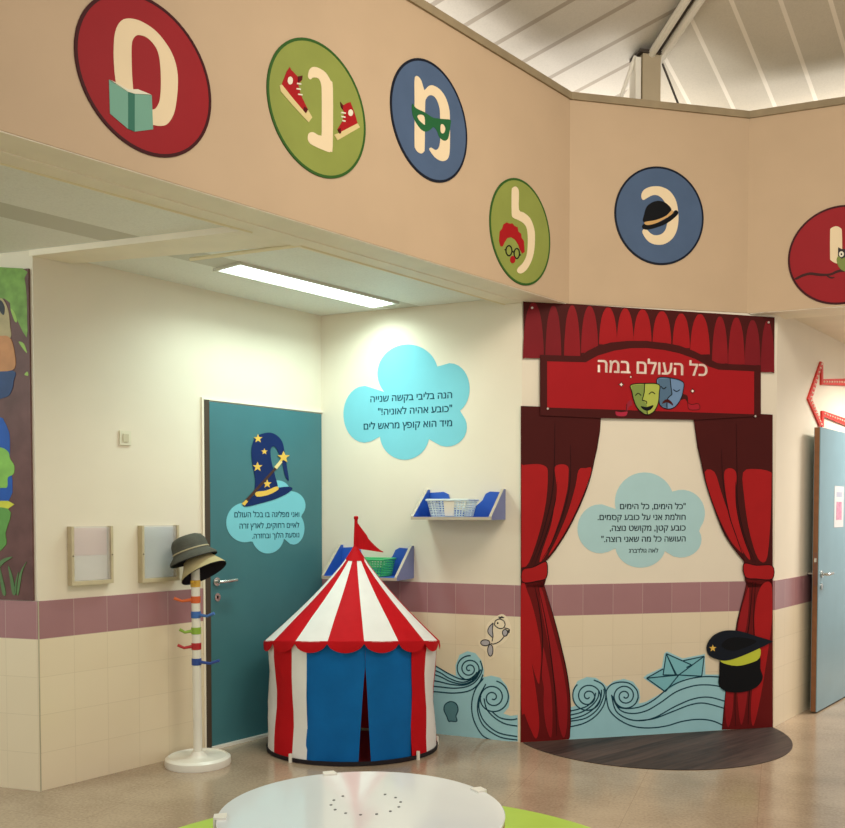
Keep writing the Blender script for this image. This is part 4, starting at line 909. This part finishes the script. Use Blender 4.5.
# ------------------------------------------------------------------ circus tent
def tent():
    cx_, cy_ = -.436, 5.74
    fr = Frame((cx_, cy_), 0)
    t = Thing('play_tent', 'red and white striped circus play tent with blue door curtains', 'tent', fr, (0, 0, 0))
    FR_ = mat('red tent nylon', (196, 18, 28), .6, .12, .06, 9, bump=.25, bscale=14); FW = mat('white tent nylon', (240, 238, 234), .6, .15, .03, 9, bump=.25, bscale=14)
    FB = mat('blue tent nylon', (10, 102, 172), .6, .15, .08, 7, bump=.35, bscale=10); PIPE = mat('white pipe', (226, 222, 208), .4, .4, 0)
    for m_ in (FR_, FW, FB):                        # thin nylon lets some light through
        nt = m_.node_tree; out = nt.nodes['Material Output']; pb_ = nt.nodes['Principled BSDF']
        tl = nt.nodes.new('ShaderNodeBsdfTranslucent'); mx = nt.nodes.new('ShaderNodeMixShader'); mx.inputs[0].default_value = .14
        nt.links.new(pb_.inputs['Base Color'].links[0].from_socket, tl.inputs['Color'])
        nt.links.new(pb_.outputs[0], mx.inputs[1]); nt.links.new(tl.outputs[0], mx.inputs[2]); nt.links.new(mx.outputs[0], out.inputs['Surface'])
    rx, ry = .515, .43; erx, ery = .545, .46; ze, za, zh = .665, 1.205, .02
    N = 16; st = 2 * math.pi / N
    # angle 0 faces the viewer (-y), positive to the right
    P = lambda a, r, z_: (r * rx / .515 * math.sin(a) + .022 * max(0, (z_ - .62) / .55), -r * ry / .515 * math.cos(a), z_ + .058 * math.cos(a) * max(0, min(1, r / .4)) * max(0, min(1, (z_ - .3) / .35)))
    a0 = R(-.5)
    rnd = random.Random(3)
    # roof gores
    for i in range(N):
        b = MB(); m = FR_ if i % 2 == 0 else FW
        A = a0 + (i - .5) * st
        K_ = 4; Q = 8
        for q in range(Q + 1):
            k = q / Q; r = .035 + (.540 - .035) * (k ** 1.06); z_ = za - (za - ze) * (k ** .97) - .012 * math.sin(math.pi * k)
            for j in range(K_ + 1):
                a = A + st * j / K_; b.v.append(P(a, r + .003 * math.sin(j / K_ * math.pi), z_))
        for q in range(Q):
            for j in range(K_):
                n0 = q * (K_ + 1) + j; b.face(n0, n0 + 1, n0 + K_ + 2, n0 + K_ + 1) if False else b.face(n0, n0 + K_ + 1, n0 + K_ + 2, n0 + 1)
        gore = t.part('roof_gore', b, m, smooth=50, label='red roof gore' if i % 2 == 0 else 'white roof gore')
        # scalloped red valance below each gore
        b = MB(); n = 10
        for j in range(n + 1):
            a = A + st * j / n; dr_ = .046 * (math.sin(math.pi * j / n) ** .6) + .012
            b.v += [P(a, .540, ze + .004), P(a, .546, ze - dr_ * .5), P(a, .544, ze - dr_)]
        for j in range(n):
            for h in range(2): q0 = j * 3 + h; b.face(q0, q0 + 1, q0 + 4, q0 + 3)
        t.part('scallop', b, FR_, gore, smooth=60, label='red scallop')
    # wall panels: red and white by turns, open bay at the front
    s0, s1 = R(-31), R(46)
    bounds = [s0]; seq = []
    segs = [(R(-92), R(-60), 'W'), (R(-60), R(-39), 'R'), (R(-39), s0 + R(4), 'W'), (s1, R(62), 'R'), (R(62), R(85), 'W'), (R(85), R(104), 'R'), (R(104), R(126), 'W'), (R(126), R(148), 'R'), (R(148), R(170), 'W'), (R(170), R(192), 'R'), (R(192), R(214), 'W'), (R(214), R(236), 'R'), (R(236), R(255), 'W'), (R(255), R(268), 'R')]
    for A, B, k in segs:
        b = MB(); n, Q = 5, 7
        for q in range(Q + 1):
            zz = zh + (ze - zh) * q / Q
            for j in range(n + 1):
                a = A + (B - A) * j / n; bul = .010 * math.sin(math.pi * q / Q) * math.sin(a * 5 + q)
                b.v.append(P(a, .523 + bul - .012 * math.sin(math.pi * q / Q), zz))
        for q in range(Q):
            for j in range(n): n0 = q * (n + 1) + j; b.face(n0, n0 + 1, n0 + n + 2, n0 + n + 1)
        t.part('wall_panel', b, FR_ if k == 'R' else FW, smooth=60, label=('red' if k == 'R' else 'white') + ' wall panel')
    # door curtains
    gt = R(12)
    for A, B, nm in ((s0 + R(3), gt, 0), (gt, s1 + R(1), 1)):
        b = MB(); n, Q = 10, 10
        for q in range(Q + 1):
            k = q / Q; zz = ze - (ze - .012) * k
            pull = R(4.5) * max(0, (k - .22) / .78) ** .7
            for j in range(n + 1):
                f = j / n; aa, bb = (A, B - pull * 1.0) if nm == 0 else (A + pull * .75, B)
                a = aa + (bb - aa) * f
                b.v.append(P(a, .512 + .008 * math.sin(f * 9 + nm) * k + .004 * math.sin(k * 8 + f * 4), zz))
        for q in range(Q):
            for j in range(n): n0 = q * (n + 1) + j; b.face(n0, n0 + n + 1, n0 + n + 2, n0 + 1)
        t.part('door_curtain', b, FB, smooth=70, label='blue door curtain')
    b = MB(); n = 48
    for j in range(n + 1):
        a = R(-105) + R(210) * j / n; b.v += [P(a, .530, .004), P(a, .532, .026), P(a, .516, .026), P(a, .516, .004)]
    for j in range(n):
        c_, d_ = 4 * j, 4 * (j + 1)
        for q in range(4): b.face(c_ + q, d_ + q, d_ + (q + 1) % 4, c_ + (q + 1) % 4)
    t.part('hem', b, mat('dark hem', (36, 30, 34), .6, .2, 0), smooth=50)
    b = MB(); b.slab([P(2 * math.pi * j / 48, .50, 0)[:2] for j in range(48)], .001, .006); t.part('groundsheet', b, mat('maroon nylon', (120, 18, 26), .6, .3, .05))
    for a in (R(-39), s1 + R(4), R(100), R(190), R(260)):
        b = MB(); x, y, _ = P(a, .535, 0); b.tube([(x, y, 0), (x, y, .05)], .011, 8); t.part('foot', b, PIPE, smooth=40)
    b = MB(); b.lathe([(.066, -.012), (.060, 0), (.030, .045), (.014, .075)], 16, (.022, 0, za - .028)); t.part('peak_cap', b, FR_, smooth=50)
    b = MB(); b.tube([(.022, 0, za + .03), (.026, 0, za + .215)], [.013, .010], 10); b.lathe([(.010, 0), (.014, .004), (.014, .018), (.008, .022)], 12, (.026, 0, za + .212)); t.part('mast', b, FR_, smooth=50)
    b = MB(); n = 10
    for j in range(n + 1):
        f = j / n; x = .010 + .185 * f; zt4 = za + .015 + .195 * (1 - f) ** 1.3; zb4 = min(za + .035 - .025 * f, zt4 - .003)
        yy = -.012 + .012 * math.sin(f * 5)
        b.v += [(x + (.014 if zt4 > za + .1 else 0) * (1 - f), yy, zt4), (x, yy, zb4), (x + (.014 if zt4 > za + .1 else 0) * (1 - f), yy + .003, zt4), (x, yy + .003, zb4)]
    for j in range(n):
        q0 = 4 * j; b.face(q0, q0 + 1, q0 + 5, q0 + 4); b.face(q0 + 2, q0 + 6, q0 + 7, q0 + 3); b.face(q0, q0 + 4, q0 + 6, q0 + 2); b.face(q0 + 1, q0 + 3, q0 + 7, q0 + 5)
    t.part('pennant', b, FR_, label='red pennant')
tent()

# ------------------------------------------------------------------ hat stand and hats
hb0 = flr(198, 764)
HS = Frame((hb0.x, hb0.y), R(0))
t = Thing('hat_stand', 'white hat stand with rainbow hooks on a round base', 'coat stand', HS, (0, 0, 0))
ENAM = mat('white enamel', (232, 228, 216), .3, .5, .02)
b = MB(); b.lathe([(.186, .0), (.189, .01), (.186, .04), (.168, .052), (.165, .046), (.06, .044), (.045, .055), (.035, .075)], 48); t.part('base', b, ENAM, smooth=40)
b = MB(); b.tube([(0, 0, .05), (-.006, 0, 1.16)], .025, 20); t.part('pole', b, ENAM, smooth=40)
sc = (764 - HOR) / EYE
cols = [((216, 170, 60), 583, None), ((214, 96, 40), 599, -1), ((58, 108, 182), 614, 1), ((140, 178, 58), 630, -.65), ((178, 28, 36), 645.5, -.8), ((30, 66, 146), 661, 1.3)]
for rgb, y, dirn in cols:
    zz = EYE - (y - HOR) / sc; m = mat('hook paint ' + str(rgb), rgb, .35, .5, .02)
    b = MB(); xx = -.006 * zz / 1.125
    b.lathe([(.026, -.02), (.0285, -.018), (.0285, .018), (.026, .02)], 20, (xx, 0, zz))
    if dirn:
        s = 1 if dirn > 0 else -1; L_ = .085 * abs(dirn)
        b.tube([(xx + s * .02, -.012, zz), (xx + s * (.03 + L_ * .5), -.03, zz - .006), (xx + s * (.03 + L_), -.04, zz + .012)], [.010, .008, .009], 10)
    else: b.tube([(xx, -.02, zz), (xx, -.06, zz), (xx, -.075, zz + .018)], [.010, .008, .009], 10)
    t.part('hook', b, m, smooth=40)
def hat(name, label, pos, rot, prof, m, mband, min_, group='hats on the stand', band=True, sx=1, sy=1):
    """prof: outer profile brim edge -> crown top"""
    e = Thing(name, label, 'hat', Frame((pos[0], pos[1], pos[2]), 0), (0, 0, 0), group); e.e.rotation_euler = rot
    b = MB(); b.lathe(prof, 40, (0, 0, 0), sx, sy, cap=False); n = len(b.v)
    b.face(*[n - 40 + k for k in range(40)]); e.part('shell', b, m, smooth=50)
    b = MB(); b.lathe([(r * .985 if r > .02 else r, z_ - .004) for r, z_ in prof], 40, (0, 0, 0), sx, sy, cap=False); b.f = [f[::-1] for f in b.f]; e.part('lining', b, min_, smooth=60)
    if band:
        r0 = prof[3][0]; z0 = prof[3][1]; b = MB(); b.lathe([(r0 + .0015, z0 + .002), (r0 + .003, z0 + .006), (r0 + .0015, z0 + .010)], 40, (0, 0, 0), sx, sy, cap=False); e.part('hat_band', b, mband, smooth=50)
    return e
zt5 = 1.125
TAN = mat('tan cotton', (178, 164, 122), .8, .2, .08, 20); DK = mat('dark navy lining', (30, 26, 34), .8, .2, .05); GREY = mat('olive grey felt', (82, 82, 74), .85, .2, .1, 25, bump=.3, bscale=120); GD = mat('dark hat brim', (44, 44, 42), .85, .2, .05)
hat('bucket_hat', 'tan bucket hat with dark lining hanging under the grey hat on the stand', (hb0.x + .040, hb0.y + .01, 1.118), (R(-13), R(-29), 0),
    [(.140, -.005), (.134, .008), (.108, .045), (.095, .068), (.084, .088), (.068, .097), (.04, .100)], TAN, TAN, DK, band=False, sy=.95)
hat('bucket_hat', 'olive grey bucket hat with a cord, topmost on the stand', (hb0.x - .022, hb0.y + .012, 1.206), (R(-5), R(-20), 0),
    [(.140, -.018), (.137, -.004), (.112, .020), (.106, .030), (.104, .062), (.099, .09), (.086, .112), (.06, .124), (.03, .128)], GREY, mat('hat cord', (170, 160, 130), .7, .3, 0), GD)

# ------------------------------------------------------------------ round stage floor, green mat, low table
a_, b_, c_ = flr(522, 742.5), flr(650, 769.3), flr(790.5, 739.5)
ax, ay, bx, by, cx2, cy2 = a_.x, a_.y, b_.x, b_.y, c_.x, c_.y
D = 2 * (ax * (by - cy2) + bx * (cy2 - ay) + cx2 * (ay - by))
ox = ((ax * ax + ay * ay) * (by - cy2) + (bx * bx + by * by) * (cy2 - ay) + (cx2 * cx2 + cy2 * cy2) * (ay - by)) / D
oy = ((ax * ax + ay * ay) * (cx2 - bx) + (bx * bx + by * by) * (ax - cx2) + (cx2 * cx2 + cy2 * cy2) * (bx - ax)) / D
rr = math.hypot(ax - ox, ay - oy)
pts = []
for i in range(240):
    a = 2 * math.pi * i / 240; p = Vector((ox + rr * math.cos(a), oy + rr * math.sin(a), 0)); dS = (p - SW.o).dot(SW.n); uS = (p - SW.o).dot(SW.u)
    if dS > .009 or (uS > lenS and (p - RW.o).dot(RW.n) > .009): pts.append((p.x, p.y))
pts.sort(key=lambda p: math.atan2(p[1] - (oy - .3), p[0] - ox))
st0 = SW.pt(lenS / 2, .4, 0)
o = MB().slab([(p[0] - st0.x, p[1] - st0.y) for p in pts], .0005, .004).build('stage_mat', wood_mat('dark wood vinyl', (44, 33, 31), (86, 68, 62), R(-40), .55, .1)); o.location = st0
tag(o, 'dark wood-look half round floor vinyl in front of the printed stage', 'floor mat')
gm = MB().slab(ell(0, 0, 1.22, 1.22, 96), .0005, .004).build('floor_mat', mat('lime floor vinyl', (176, 206, 84), .4, .4, .03)); gm.location = (-.175, 3.5, 0)
tag(gm, 'large lime green circle on the floor under the low table', 'floor mat')
tx, ty, tz, tr = -.212, 3.22, .42, .5
TF = Frame((tx, ty), 0)
t = Thing('low_table', 'round low white glossy table standing on the green circle', 'table', TF, (0, 0, 0))
b = MB(); b.lathe([(tr - .004, -.016), (tr, -.012), (tr, -.003), (tr - .003, 0)], 96, (0, 0, tz)); top_o = t.part('tabletop', b, mat('white gloss laminate', (236, 240, 242), .10, .6, .015, 3, coat=.5), smooth=30)
b = MB(); b.lathe([(tr - .006, -.034), (tr - .001, -.030), (tr - .001, -.0165), (tr - .006, -.0162)], 96, (0, 0, tz)); t.part('edge_band', b, mat('beech edge', (168, 118, 80), .45, .4, .08, 20), smooth=30)
for a in (45, 135, 225, 315):
    b = MB(); b.tube([(.36 * math.cos(R(a)), .36 * math.sin(R(a)), .004), (.33 * math.cos(R(a)), .33 * math.sin(R(a)), tz - .034)], [.018, .022], 14); t.part('leg', b, mat('beech leg', (190, 148, 104), .5, .4, .08, 20), smooth=40)
for x, y in ((335, 780.5), (497, 787.5), (224, 817.5)):
    p = flr(x, y, tz); a = math.atan2(p.y - ty, p.x - tx); e1 = Vector((math.cos(a), math.sin(a))); e2 = Vector((-e1.y, e1.x))
    q4 = [(e1 * r_ + e2 * s_) for r_, s_ in ((tr - .035, -.028), (tr + .008, -.022), (tr + .008, .022), (tr - .035, .028))]
    b = MB(); b.slab([tuple(v) for v in q4], tz, tz + .007); b.slab([tuple(e1 * r_ + e2 * s_) for r_, s_ in ((tr + .001, -.022), (tr + .008, -.022), (tr + .008, .022), (tr + .001, .022))], tz - .036, tz); t.part('edge_clip', b, WHITE)
pc = flr(366, 803.5, tz)
for i in range(14):
    a = 2 * math.pi * (i + .3) / 14
    if i in (3, 4): continue
    b = MB(); b.slab(ell(pc.x - tx + .125 * math.cos(a), pc.y - ty + .125 * math.sin(a), .0055, .008, 10), tz, tz + .0006); t.part('dot', b, mat('dot ink', (70, 70, 76), .4, .4, 0))
